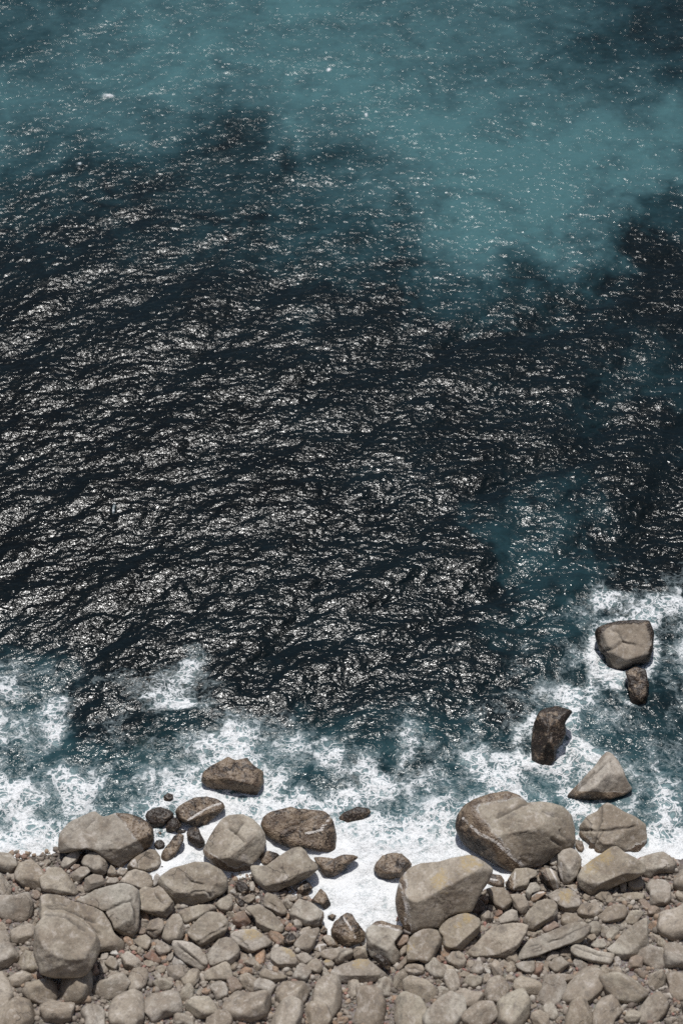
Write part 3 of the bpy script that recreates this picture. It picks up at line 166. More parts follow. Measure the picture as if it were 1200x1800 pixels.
{'c':[-10.128,46.125,.273],'r':[.5271,.0947,.055],'o':[[-.192,.038],[-.052,.327],[.133,.182],[.213,-.179],[.069,-.251],[-.188,-.179]],'l':'small upright stone right of the rounded stone','k':'stone'},
{'c':[-9.693,46.142,.229],'r':[.5268,.0907,.0526],'o':[[-.243,.045],[-.086,.226],[.207,.154],[.283,.009],[.068,-.208],[-.187,-.207]],'l':'small egg shaped stone below the striped ball boulder','k':'stone'},
{'c':[-10.106,45.638,.319],'r':[.5228,.0951,.0546],'o':[[-.267,-.032],[-.105,.183],[.223,.148],[.284,-.032],[.011,-.176],[-.206,-.176]],'l':'tiny dull stone behind the faceted boulder','k':'stone'},
{'c':[-8.657,46.64,.285],'r':[.5313,.0806,.0473],'o':[[-.846,-.196],[-.631,.093],[-.27,.347],[.167,.566],[.424,.529],[.626,.239],[.667,-.015],[.583,-.269],[.256,-.486],[-.111,-.414],[-.551,-.356],[-.807,-.327]],'l':'ball like boulder with pale loops, under the right end of the shoulder boulder','k':'boulder','cr':[[[-.049,.311],[.321,.094]]],'salt':[[[-.629,-.051],[-.485,.093],[-.408,-.124],[-.553,-.196],[-.629,-.051]]]},
{'c':[-8.905,45.582,.486],'r':[.5226,.084,.0483],'o':[[-.877,-.102],[-.451,.4],[-.163,.508],[.275,.4],[.568,.221],[.685,-.246],[.579,-.461],[-.001,-.461],[-.44,-.21]],'l':'tan hollowed boulder beneath the ball like boulder','k':'boulder','dent':[[-.23,.221,.16,.08]]},
{'c':[-8.043,44.29,.901],'r':[.5121,.0772,.0433],'o':[[-.699,.56],[-.479,.669],[-.109,.597],[.111,.706],[.297,.597],[.561,.269],[.786,.014],[.825,-.131],[.755,-.386],[.392,-.749],[.096,-.64],[-.682,-.349],[-.764,.087]],'l':'heart shaped tan boulder with a dark underside left of the broad oval boulder','k':'boulder','f':[[100,18,.12],[-100,58,.08],[-30,50,.15]],'n':5,'cr':[[[-.033,.451],[.083,.16],[.381,-.059]]]},
{'c':[-6.451,45.293,.741],'r':[.5202,.0612,.035],'o':[[-1.606,.022],[-1.481,.308],[-.98,.665],[-.33,.845],[.031,.952],[.612,.917],[1.196,.595],[1.49,.237],[1.495,-.192],[1.352,-.407],[.848,-.692],[.415,-.869],[-.09,-.94],[-.74,-.94],[-.96,-.691],[-1.253,-.406]],'l':'broad oval grey boulder with a dented top, directly below the dome boulder','k':'boulder','f':[[95,20,.15],[-95,42,.1],[-30,40,.2]],'n':6,'T':.62,'cr':[[[-.397,.379],[-.103,.094],[.406,-.049]],[[-.097,-.406],[.481,-.335],[.774,-.549]]],'dent':[[1.058,-.049,.29,.07]]},
{'c':[-8.141,45.642,.375],'r':[.5222,.0767,.0441],'o':[[-.16,-.242],[-.094,.189],[.013,.333],[.16,.225],[.128,-.098],[-.049,-.35]],'l':'narrow white stone left of the broad oval boulder','k':'stone','col':'white'},
{'c':[-7.902,46.317,.126],'r':[.5271,.0738,.0429],'o':[[-.203,.018],[-.059,.184],[.147,.126],[.18,-.091],[-.053,-.199]],'l':'little black wet stone at the top of the broad oval boulder','k':'stone','wet':2},
{'c':[-6.295,43.866,.731],'r':[.5065,.0607,.0336],'o':[[-.797,-.004],[-.505,.177],[.082,.341],[.672,.366],[.914,.214],[.952,.105],[.602,.05],[.2,-.222],[-.275,-.493],[-.496,-.475],[-.611,-.185]],'l':'flat tapering stone under the broad oval boulder','k':'rock','f':[[110,18,.1],[-65,60,.1]]},
{'c':[-5.051,44.353,.551],'r':[.5098,.0484,.027],'o':[[-.464,.022],[-.189,.277],[.07,.405],[.293,.332],[.352,.022],[.299,-.234],[.078,-.398],[-.144,-.379],[-.332,-.124]],'l':'small square grey stone at the lower right of the broad oval boulder','k':'rock'},
{'c':[-5.687,42.871,1.116],'r':[.4986,.0556,.0302],'o':[[-.927,-.109],[-.712,.178],[-.46,.429],[-.062,.716],[.157,.734],[.523,.681],[.745,.501],[.894,.214],[.787,-.073],[.572,-.36],[.138,-.646],[-.08,-.753],[-.298,-.788],[-.519,-.61],[-.74,-.431],[-.887,-.288]],'l':'brown centred boulder split along its lower right side','k':'boulder','f':[[115,16,.12],[-55,50,.1]],'n':5,'cr':[[[-.519,-.574],[-.157,-.431],[.205,-.181],[.749,.106]],[[-.225,-.753],[.21,-.574],[.571,-.324]]]},
{'c':[-7.173,42.896,1.053],'r':[.4991,.07,.0381],'o':[[-.521,-.352],[-.436,.006],[-.296,.365],[-.045,.652],[.21,.653],[.36,.437],[.438,.114],[.479,-.209],[.373,-.442],[.009,-.46],[-.134,-.638],[-.391,-.495]],'l':'upright keel shaped boulder left of the split boulder','k':'boulder','f':[[140,20,.1],[-15,40,.1]]},
{'c':[-7.986,42.996,.978],'r':[.5,.0777,.0424],'o':[[-.437,-.118],[-.226,.313],[.137,.439],[.358,.314],[.381,.062],[.259,-.261],[-.029,-.476],[-.251,-.333]],'l':'rough small stone left of the keel shaped boulder','k':'rock','cr':[[[-.363,-.154],[.11,-.118]]]},
{'c':[-6.386,41.547,1.344],'r':[.487,.0634,.0335],'o':[[-.793,.45],[-.741,.591],[-.344,.574],[.054,.485],[.418,.273],[.75,-.257],[.753,-.433],[.541,-.715],[.178,-.539],[-.257,-.327],[-.622,-.045],[-.734,.202]],'l':'rough textured slab with a bright edge running down right near the bottom','k':'boulder','f':[[50,30,.08],[-130,25,.05]],'n':5,'cr':[[[-.558,.414],[-.265,.132],[.172,-.151],[.61,-.504]]]},
{'c':[-4.993,41.721,1.21],'r':[.4876,.0494,.0262],'o':[[-.746,-.136],[-.515,.182],[-.23,.537],[.095,.637],[.374,.573],[.605,.325],[.706,.076],[.665,-.172],[.351,-.543],[.107,-.384],[-.433,-.596],[-.614,-.56],[-.689,-.313]],'l':'smooth cushion shaped boulder right of the rough slab','k':'boulder','f':[[110,16,.2],[-50,50,.15]],'n':5},
{'c':[-5.132,40.738,1.232],'r':[.478,.0513,.0266],'o':[[-.657,.055],[-.336,.23],[.271,.512],[.453,.336],[.566,-.121],[.568,-.331],[-.615,-.331]],'l':'flat topped stone with a shaded front on the bottom edge below the cushion boulder','k':'boulder','f':[[100,12,.05],[-90,62,.1]]},
{'c':[-7.611,41.953,1.082],'r':[.4901,.075,.0399],'o':[[-.327,.038],[-.205,.322],[-.024,.322],[.196,.18],[.417,-.015],[.31,-.14],[-.048,-.353],[-.231,-.211]],'l':'three cornered stone left of the rough slab','k':'rock'},
{'c':[-8.438,42.281,1.063],'r':[.4936,.0828,.0445],'o':[[-.447,.042],[-.162,.256],[.091,.327],[.312,.149],[.334,-.065],[.177,-.35],[-.078,-.279],[-.299,-.101]],'l':'pale stone with a dark right cheek under the faceted boulder','k':'rock','f':[[110,15,.1],[-20,62,.1]]},
{'c':[-7.983,41.486,1.161],'r':[.486,.0791,.0417],'o':[[-.427,.058],[-.126,.288],[.129,.165],[.387,-.154],[.282,-.295],[.028,-.189],[-.226,-.083]],'l':'reddish brown slanting stone below the pale dark cheeked stone','k':'rock','col':'rust'},
{'c':[-6.894,41.289,1.086],'r':[.4833,.0684,.0359],'o':[[-.282,.056],[-.16,.303],[.095,.162],[.351,-.085],[.246,-.226],[-.224,-.156]],'l':'whitish stone under the left end of the rough slab','k':'stone','col':'white'},
{'c':[-6.866,40.725,1.27],'r':[.4786,.0687,.0356],'o':[[-.486,.26],[-.255,.33],[.14,.33],[.393,.19],[.542,-.161],[.258,-.336],[-.315,-.301],[-.463,-.021]],'l':'pale rounded stone on the bottom edge below the whitish stone','k':'rock'},
{'c':[-8.105,41.204,1.149],'r':[.4832,.0805,.0422],'o':[[-.272,.101],[-.13,.172],[.159,.101],[.289,-.075],[.093,-.181],[-.197,-.075]],'l':'flat oval stone under the reddish slanting stone','k':'stone'},
{'c':[-7.623,40.924,1.183],'r':[.4804,.076,.0395],'o':[[-.265,.018],[-.124,.159],[.127,.194],[.237,.053],[.169,-.158],[-.117,-.193]],'l':'round light stone left of the pale bottom edge stone','k':'stone'},
{'c':[-7.274,41.562,1.036],'r':[.4859,.072,.0379],'o':[[-.154,-.021],[-.049,.156],[.132,.174],[.153,.014],[-.006,-.198],[-.115,-.163]],'l':'small whitish egg shaped stone left of the rough slab','k':'stone','col':'white'},
{'c':[-8.876,41.228,1.303],'r':[.4846,.0882,.0463],'o':[[-.438,.221],[-.174,.468],[-.028,.362],[.3,.15],[.521,-.132],[.345,-.308],[-.012,-.378],[-.265,-.272],[-.379,.009]],'l':'light kite shaped stone right of the giant corner boulder','k':'rock'},
{'c':[-9.674,41.121,1.307],'r':[.484,.0961,.0504],'o':[[-.331,.066],[-.122,.313],[.167,.243],[.281,-.039],[.18,-.32],[-.072,-.285]],'l':'light grey stone touching the left of the kite shaped stone','k':'stone'},
{'c':[-10.046,41.531,1.146],'r':[.4874,.0993,.0525],'o':[[-.18,-.151],[-.116,.168],[.172,.168],[.143,-.115],[0,-.186]],'l':'grey stone against the right side of the giant corner boulder','k':'stone'},
{'c':[-9.628,41.75,1.101],'r':[.4891,.0949,.0504],'o':[[-.204,-.041],[-.084,.207],[.025,.172],[.193,-.076],[.142,-.2],[-.04,-.112]],'l':'small light cone shaped stone above the kite shaped stone','k':'stone','col':'white'},
{'c':[-8.838,42.029,.972],'r':[.4908,.0869,.0463],'o':[[-.191,.058],[-.066,.147],[.171,.058],[.156,-.12],[-.097,-.12]],'l':'small smooth round stone above the kite shaped stone','k':'stone'},
{'c':[-4.339,45.29,.333],'r':[.5174,.0411,.0234],'o':[[-.338,.119],[-.171,.303],[.091,.266],[.299,.045],[.283,-.213],[.059,-.323],[-.166,-.213]],'l':'wet black stone under the dome boulder','k':'rock','wet':2},
{'c':[-3.918,45.352,.283],'r':[.5176,.0371,.0211],'o':[[-.145,.2],[.042,.274],[.137,.053],[.102,-.261],[-.085,-.242]],'l':'small pale upright stone right of the wet black stone','k':'stone'},
{'c':[-1.628,45.344,.19],'r':[.5167,.0154,.0088],'o':[[-.336,.069],[-.112,.253],[.057,.383],[.226,.253],[.377,.032],[.227,-.189],[-.035,-.337],[-.297,-.263]],'l':'brown wet stone under the tip of the long pale slab','k':'rock','wet':[0,-.6]},
{'c':[-2.194,44.836,.249],'r':[.5123,.0209,.0118],'o':[[-.285,.077],[-.024,.169],[.313,.077],[.276,-.033],[.053,-.18],[-.247,-.107]],'l':'small oblong stone below the long pale slab','k':'stone'},
{'c':[-1.887,43.397,.574],'r':[.5002,.0183,.01],'o':[[-.21,.156],[-.044,.228],[.141,.156],[.215,-.061],[.068,-.26],[-.153,-.133]],'l':'pale egg shaped stone below the six sided boulder','k':'stone'},
{'c':[-4.417,44.528,.443],'r':[.5108,.0422,.0237],'o':[[-.25,.286],[-.064,.25],[.199,-.006],[.219,-.226],[.015,-.262],[-.136,-.043]],'l':'slanted black speckled stone left of the scratched stone','k':'stone','wet':2},
{'c':[-4.041,44.736,.396],'r':[.5124,.0386,.0217],'o':[[-.315,.019],[-.037,.184],[.261,.166],[.3,.019],[-.034,-.237],[-.183,-.164]],'l':'dull grey stone beside the black speckled stone','k':'stone'},
{'c':[-2.248,42.524,.771],'r':[.4927,.022,.0118],'o':[[-.361,-.106],[-.143,.18],[.149,.306],[.333,.109],[.225,-.142],[-.067,-.267],[-.287,-.213]],'l':'glossy dark brown stone left of the cheese wedge stone','k':'rock','wet':[0,-1]},
{'c':[-1.628,43.108,.447],'r':[.4967,.0158,.0086],'o':[[-.3,-.143],[-.043,.145],[.252,.236],[.344,.145],[.032,-.107],[-.225,-.288]],'l':'brown grey stone behind the cheese wedge stone','k':'stone'},
{'c':[-2.48,43.515,.525],'r':[.5011,.024,.0131],'o':[[-.246,.094],[-.08,.149],[.197,.076],[.216,-.069],[.032,-.177],[-.153,-.069]],'l':'reddish wet stone at the lower end of the scratched stone','k':'stone','col':'rust'},
{'c':[-.768,43.312,.144],'r':[.497,.0074,.004],'o':[[-.169,.074],[-.021,.238],[.164,.074],[.146,-.143],[-.094,-.216]],'l':'speckled wet stone at the right tip of the cheese wedge stone','k':'stone','wet':1},
{'c':[-3.81,41.347,1.025],'r':[.4827,.0378,.0198],'o':[[-.291,.033],[-.04,.245],[.142,.139],[.325,-.108],[.145,-.179],[-.217,-.144]],'l':'tan three sided stone under the folded flat boulder','k':'stone'},
{'c':[-4.006,40.865,1.139],'r':[.4785,.04,.0207],'o':[[-.292,.02],[-.078,.196],[.247,.125],[.284,-.051],[.07,-.191],[-.255,-.121]],'l':'tan and red stone near the bottom edge under the folded boulder','k':'stone','col':'orange'},
{'c':[-2.943,40.616,1.193],'r':[.4761,.0295,.0152],'o':[[-.52,.146],[-.27,.339],[.091,.181],[.451,.111],[.739,-.03],[.166,-.275],[-.481,-.17]],'l':'pale mound shaped stone on the bottom edge below the squat boulder','k':'rock'},
{'c':[-1.557,41.565,.914],'r':[.484,.0154,.0081],'o':[[-.342,.104],[-.197,.246],[.057,.264],[.348,.033],[.348,-.073],[-.014,-.321],[-.195,-.179]],'l':'smooth oval stone right of the squat boulder','k':'rock'},
{'c':[-1.117,41.276,.822],'r':[.4806,.0111,.0058],'o':[[-.38,.013],[-.236,.243],[.054,.332],[.271,.155],[.344,-.093],[.236,-.305],[-.09,-.27],[-.307,-.128]],'l':'speckled grey stone below the white veined stone','k':'rock'},
{'c':[-4.842,45.169,.282],'r':[.5161,.0459,.026],'o':[[-.227,.175],[.034,.249],[.261,-.046],[.113,-.23],[-.148,-.193]],'l':'flat grey stone under the right end of the broad oval boulder','k':'stone'},
{'c':[-8.741,56.339,-.35],'r':[.6165,.0729,.0515],'o':[[-.697,.166],[-.376,.381],[.107,.435],[.592,.274],[.729,-.049],[.542,-.318],[.006,-.452],[-.478,-.317],[-.722,-.076]],'l':'submerged brown rock showing through the swirl of foam on the left','k':'rock','sink':1,'T':.3,'sea':1,'wet':1},
{'c':[-7.865,50.141,.02],'r':[.5619,.0704,.0443],'o':[[-.238,.065],[-.033,.219],[.2,.142],[.254,-.064],[-.002,-.217],[-.209,-.14]],'l':'small black rock in the surf between the lone barnacled rock and shoulder boulder','k':'rock','sink':1,'sea':1,'wet':2},
{'c':[-8.94,53.125,-.357],'r':[.5894,.0774,.0516],'o':[[-.771,.294],[-.17,.557],[.622,.294],[.81,-.178],[.236,-.545],[-.554,-.387]],'l':'submerged brown rock under clear water left of the surf','k':'rock','sink':1,'T':.3,'sea':1,'wet':1}]
STONES=[[7.07,38.68,1.45,1.004,68,1],[-1.01,38.61,1.09,.743,160,1],[11.81,39.71,1.51,1.026,74,1],[-7.43,39.08,1.41,.939,136,1],[-14.32,39.53,1.53,.996,105,2],[8.77,39.74,1.34,.807,75,1],[-11.02,39.9,1.44,1.012,105,1],[1.16,39.2,.69,1.16,89,1],[12.87,38.73,1.7,.825,73,1],[-5.83,39.01,1.37,.76,131,1],[5.24,39.45,1.3,.735,76,1],[14.01,39.86,1.48,.767,73,3],[10.19,39.92,1.36,1.071,72,1],[-3.93,39.04,1.37,1.077,158,1],[-8.87,38.69,1.56,1.151,140,1],[-13.48,38.31,1.76,1.112,105,1],[-12.42,39.64,1.54,.818,105,1],[14.54,38.45,1.76,.936,73,3],[-.62,39.84,.61,1.062,160,1],[4.31,38.68,1.43,1.087,86,1],[9.8,38.37,1.65,.803,75,1],[3.36,39.94,1.04,.752,86,1],[-2.02,39.69,1.15,.9,158,3],[-10.16,38.33,1.67,.754,105,1],[2.88,38.69,1.2,1.134,86,1],[-11.7,38.65,1.75,.807,105,1],[5.75,38.59,1.49,.83,76,1],[10.9,38.5,1.72,.913,74,1],[-2.27,38.42,1.42,1.069,158,1],[6.52,39.81,1.24,.759,68,2],[8.63,38.77,1.53,.446,75,1],[-3.88,40.28,1.13,.472,158,2],[-5.1,39.94,1.17,.498,131,1],[-6.3,40.45,1.09,.486,136,3],[13.16,40.14,1.42,.548,73,1],[4.65,40.4,1.1,.527,76,1],[1.8,40.34,.54,.577,89,3],[-9.55,39.97,1.32,.732,140,1],[-7.41,40.17,1.19,.473,136,1],[-6.44,39.8,1.22,.453,136,1],[11.96,38.43,1.76,.463,74,1],[-8.51,40.38,1.21,.656,140,1],[7.72,39.99,1.22,.696,68,1],[-6.5,38.39,1.5,.456,136,1],[2.48,40.57,.65,.518,86,2],[-3.23,40.14,1.12,.516,158,1],[-5.02,38.38,1.48,.661,131,1],[-13.48,40.32,1.36,.532,105,2],[5.57,40.34,1.13,.486,76,1],[8.19,38.32,1.6,.474,75,1],[.54,40.39,.45,.487,89,1],[-14.64,41.72,1.1,1.128,105,2],[-15.58,44.31,.59,.799,108,2],[-14.1,44.01,.63,1.013,108,2],[-13.72,45.82,.26,.833,108,2],[-15.17,46.62,.12,.785,108,2],[-13.56,42.67,.89,.706,105,2],[-14.98,45.25,.4,.725,108,2],[-15.38,43.08,.83,.67,105,2],[-13.18,41.13,1.19,.608,105,2],[14.5,43.26,.8,1.096,60,3],[13.87,44.9,.47,.764,64,3],[15.53,45.75,.3,1.096,64,3],[15.49,44.21,.61,.641,61,3],[14.34,41.4,1.17,.893,73,3],[13.15,41.42,1.16,.742,73,3],[13.86,46.44,.16,.82,64,3],[15.22,40.8,1.29,.801,73,3],[15.09,39.56,1.54,.753,73,3],[15.52,42.3,.99,.62,60,3],[11.05,40.67,1.3,.342,74,2],[9.61,41.7,.98,.389,67,3],[7.19,41.05,.97,.314,68,2],[-3.41,41.67,.82,.419,99,1],[13.63,42.2,1.01,.326,60,3],[6.16,41.01,1.01,.306,52,1],[10.08,41.12,1.11,.387,72,2],[-1.65,40.88,.87,.538,160,2],[-15.77,45.81,.29,.371,108,2],[13.5,43.96,.66,.334,61,3],[3.98,41.02,.95,.539,86,3],[14.76,44.71,.51,.34,64,3],[-15.07,40.65,1.32,.36,105,2],[-10,41.04,1.12,.34,140,2],[-.08,38.7,.81,.319,89,1],[4.39,41.97,.77,.35,76,2],[13.15,44.31,.59,.341,62,3],[-.71,41.11,.41,.309,160,3],[12.57,40.68,1.31,.349,73,1],[-10.45,40.81,1.2,.309,105,3],[-2.79,42.66,.6,.363,152,2],[-8.52,43.77,.54,.334,128,0],[-4.51,40.19,1.14,.433,131,3],[-14.67,38.43,1.75,.421,105,2],[13.55,38.25,1.8,.297,73,1],[-4.2,41.52,.88,.319,130,3],[7.23,41.59,.86,.361,52,1],[-9.6,40.8,1.16,.208,140,2],[-8.56,41.95,.9,.254,133,1],[-14.59,43.01,.84,.298,105,2],[-2.08,43.16,.46,.188,152,0],[-9.34,41.27,1.06,.22,140,2],[9,38.37,1.62,.215,75,1],[8.65,45.77,.13,.265,31,2],[8.66,41.04,1.08,.252,67,2],[12.53,44.22,.6,.181,61,0],[-3.4,45.17,.12,.226,96,0],[-2.95,41.21,.89,.255,158,0],[-13.11,46.56,.11,.262,108,0],[13.39,43.15,.82,.281,60,3],[2.15,41.27,.39,.189,86,2],[-4.68,43.24,.52,.214,98,2],[13.65,40.63,1.32,.192,73,3],[7.96,39.1,1.42,.177,75,2],[-4.6,44.25,.32,.252,125,3],[-5.77,40.26,1.12,.193,131,2],[-13.32,44.88,.45,.305,108,2],[-2.53,45.15,.09,.199,96,0],[8.87,45.34,.22,.239,31,1],[14.75,46.49,.15,.286,64,3],[6.08,41.54,.9,.185,52,1],[8.49,42.9,.7,.183,51,2],[11.28,42.91,.87,.283,59,2],[12.13,44.54,.54,.246,49,0],[-4.79,43.9,.39,.241,98,2],[10.72,44.75,.45,.247,46,0],[-9.11,42.41,.82,.295,133,2],[12.16,43.22,.8,.234,60,0],[-13.46,41.88,1.05,.211,105,2],[-2.22,40.89,.92,.192,100,1],[-5.64,39.91,1.19,.191,131,1],[13.36,42.56,.94,.202,60,3],[-8.25,41.08,1.07,.179,134,1],[2.59,39.96,.82,.216,86,1],[-3.65,44.77,.22,.188,96,2],[-10.9,38.89,1.63,.171,105,1],[10.77,41.1,1.19,.188,55,1],[-6.8,40.21,1.15,.228,136,1],[-4.54,41.16,.94,.252,131,3],[-7.74,40.66,1.12,.232,136,2],[6.11,40.53,1.11,.248,52,1],[-1.07,40.84,.68,.176,160,1],[-13.25,39.56,1.51,.19,105,1],[-8.56,43.35,.62,.226,128,2],[-2.29,43.29,.45,.219,152,0],[10.4,42.34,.9,.19,55,0],[4.27,39.88,1.19,.282,76,1],[5.89,42.72,.66,.19,53,1],[9.25,38.89,1.53,.197,75,1],[-1.04,41.96,.44,.21,160,0],[-5.92,39.85,1.2,.19,131,1],[11.96,40.86,1.28,.208,74,3],[-9.88,39.29,1.47,.184,140,1],[-9.11,40.75,1.16,.204,140,1],[-3.56,41.14,.94,.236,158,2],[-6.2,40.98,.98,.178,129,1],[-2.33,44.55,.19,.264,96,3],[-2.91,39.42,1.25,.255,158,1],[-14.16,40.55,1.32,.2,105,2],[8.46,40.64,1.15,.179,68,3],[-14.57,45.89,.26,.217,108,2],[10.53,41.24,1.13,.219,55,1],[2.27,39.81,.72,.229,86,1],[8.16,42.81,.7,.251,51,2],[-11.38,45.12,.43,.251,113,2],[-5.04,39.26,1.31,.177,131,1],[5.68,42.43,.72,.186,82,3],[6.56,44.28,.35,.222,34,1],[4.11,40.35,1.09,.184,86,3],[-8.54,42.93,.71,.217,133,0],[11.67,41.22,1.2,.288,74,0],[7.08,40.52,1.08,.225,68,2],[13.66,38.8,1.69,.184,73,1],[-6.65,42.66,.65,.198,129,0],[7.81,43.65,.49,.141,38,3],[-8.04,42.03,.86,.164,134,0],[6.22,45.1,.2,.135,34,2],[7.51,40.72,1.05,.185,68,1],[5.34,42.16,.76,.149,82,1],[-10.09,40.52,1.23,.157,140,2],[-5.54,44.67,.23,.156,125,2],[-12.89,40.46,1.34,.189,105,1],[-3.21,42.95,.56,.126,97,1],[9.53,43.95,.52,.147,50,2],[-7.22,44.22,.37,.166,120,3],[-7.99,40.97,1.07,.187,134,1],[-3.7,45.27,.12,.181,145,3],[-2.48,41.04,.9,.135,100,1],[-12.72,40.58,1.33,.175,105,1],[-13.17,43.47,.73,.142,105,2],[2.92,40.82,.78,.131,86,1],[8.56,41.62,.96,.147,66,2],[-.91,42.88,.17,.145,101,3],[-3.88,43.42,.5,.131,98,3],[8.24,44.44,.38,.137,35,3],[-4.44,40.77,1.02,.144,131,3],[-1.91,42.1,.66,.173,159,2],[12.61,45.17,.41,.156,62,0],[6.67,43.73,.45,.134,38,2],[12.39,44.49,.55,.154,62,2],[4.95,40.92,1,.167,76,1],[11.65,43.28,.79,.133,49,1],[-2.33,43.86,.33,.17,95,2],[12.02,42.87,.87,.163,60,2],[-5.87,42.08,.76,.145,129,3],[10.62,43.45,.7,.166,56,2],[-2.52,44.86,.14,.137,96,3],[-8.04,42.23,.82,.135,132,2],[-4.7,44.82,.21,.131,125,3],[-7.54,41.58,.92,.169,132,1],[-3.12,42.15,.71,.139,100,2],[-5.43,40.37,1.09,.177,131,1],[-6.51,41.27,.93,.129,129,1],[9.61,41,1.12,.156,75,0],[-9.41,41.61,.99,.13,140,2],[-8.8,41.81,.94,.125,140,0],[8.89,44.86,.32,.182,43,0],[-7.75,42.69,.71,.18,128,1],[10.02,41.55,1.02,.131,55,2],[7.98,45.12,.22,.137,35,0],[-5.77,44.59,.25,.137,124,3],[7.99,41.53,.93,.127,68,0],[7.85,40.71,1.08,.125,68,1],[-13.22,44.38,.54,.161,108,1],[-6.65,43.31,.52,.172,127,3],[-2.45,42.92,.53,.163,152,0],[6.29,41.45,.93,.161,52,1],[-13.23,43.26,.77,.129,105,2],[-2.27,45.13,.08,.13,147,2],[-7.46,41.32,.97,.172,136,2]]

# ------------------------------------------------------------------ noise
rng = np.random.RandomState(7)
PERM = rng.permutation(256); PERM = np.concatenate([PERM, PERM, PERM])
GR = rng.normal(size=(256, 3)); GR /= np.linalg.norm(GR, axis=1)[:, None]
def perlin(p):
    i = np.floor(p).astype(int); f = p - i; w = f * f * f * (f * (f * 6 - 15) + 10)
    i &= 255
    out = 0
    for dx in (0, 1):
        for dy in (0, 1):
            for dz in (0, 1):
                h = PERM[PERM[PERM[(i[:, 0] + dx) & 255] + ((i[:, 1] + dy) & 255)] + ((i[:, 2] + dz) & 255)]
                g = GR[h]
                d = g[:, 0] * (f[:, 0] - dx) + g[:, 1] * (f[:, 1] - dy) + g[:, 2] * (f[:, 2] - dz)
                out = out + d * np.abs(1 - dx - w[:, 0]) * np.abs(1 - dy - w[:, 1]) * np.abs(1 - dz - w[:, 2])
    return out * 1.6
def fbm(p, o=4, g=.5):
    s = 0; a = 1
    for k in range(o):
        s = s + a * perlin(p + 17.3 * k); p = p * 2.03; a *= g
    return s

def link(o):
    scene.collection.objects.link(o); return o
def mesh_from(name, v, f, mat, smooth=True):
    m = bpy.data.meshes.new(name)
    v = np.asarray(v, dtype=np.float32); f = np.asarray(f, dtype=np.int32); n = f.shape[1]
    m.vertices.add(len(v)); m.vertices.foreach_set('co', v.ravel())
    m.loops.add(f.size); m.loops.foreach_set('vertex_index', f.ravel())
    m.polygons.add(len(f)); m.polygons.foreach_set('loop_start', np.arange(0, f.size, n, dtype=np.int32))
    m.polygons.foreach_set('use_smooth', np.full(len(f), smooth))
    m.update(calc_edges=True)
    m.materials.append(mat)
    return m
def attr(m, name, v):
    a = m.attributes.new(name, 'FLOAT', 'POINT'); a.data.foreach_set('value', np.asarray(v, dtype=np.float32))
def attrc(m, name, v):
    a = m.attributes.new(name, 'FLOAT_VECTOR', 'POINT'); a.data.foreach_set('vector', np.asarray(v, dtype=np.float32).ravel())

# ------------------------------------------------------------------ materials
class NT:
    def __init__(s, name):
        s.m = bpy.data.materials.new(name); s.m.use_nodes = True; s.t = s.m.node_tree
        s.t.nodes.clear()
        s.out = s.t.nodes.new('ShaderNodeOutputMaterial')
    def n(s, ty, ins=None, **k):
        d = s.t.nodes.new(ty)
        for a, b in k.items(): setattr(d, a, b)
        for a, b in (ins or {}).items():
            s.set(d.inputs[a], b)
        return d
    def set(s, sock, b):
        if isinstance(b, bpy.types.NodeSocket): s.t.links.new(b, sock)
        else: sock.default_value = b
    def math(s, op, a, b=0., c=0., clamp=False):
        d = s.n('ShaderNodeMath', operation=op, use_clamp=clamp)
        s.set(d.inputs[0], a); s.set(d.inputs[1], b); s.set(d.inputs[2], c); return d.outputs[0]
    def mix(s, f, a, b):
        d = s.n('ShaderNodeMix', data_type='RGBA'); s.set(d.inputs[0], f)
        s.set(d.inputs[6], (*a, 1) if isinstance(a, tuple) else a); s.set(d.inputs[7], (*b, 1) if isinstance(b, tuple) else b)
        return d.outputs[2]
    def ss(s, x, a, b, lo=0., hi=1.):
        d = s.n('ShaderNodeMapRange', interpolation_type='SMOOTHSTEP')
        for i, q in enumerate((x, a, b, lo, hi)): s.set(d.inputs[i], q)
        return d.outputs[0]
    def noise(s, vec, scale, detail=4., rough=.55, dist=0.):
        return s.n('ShaderNodeTexNoise', {'Vector': vec, 'Scale': scale, 'Detail': detail, 'Roughness': rough, 'Distortion': dist}).outputs[0]
    def at(s, name, vec=False):
        return s.n('ShaderNodeAttribute', attribute_name=name).outputs[1 if vec else 2]

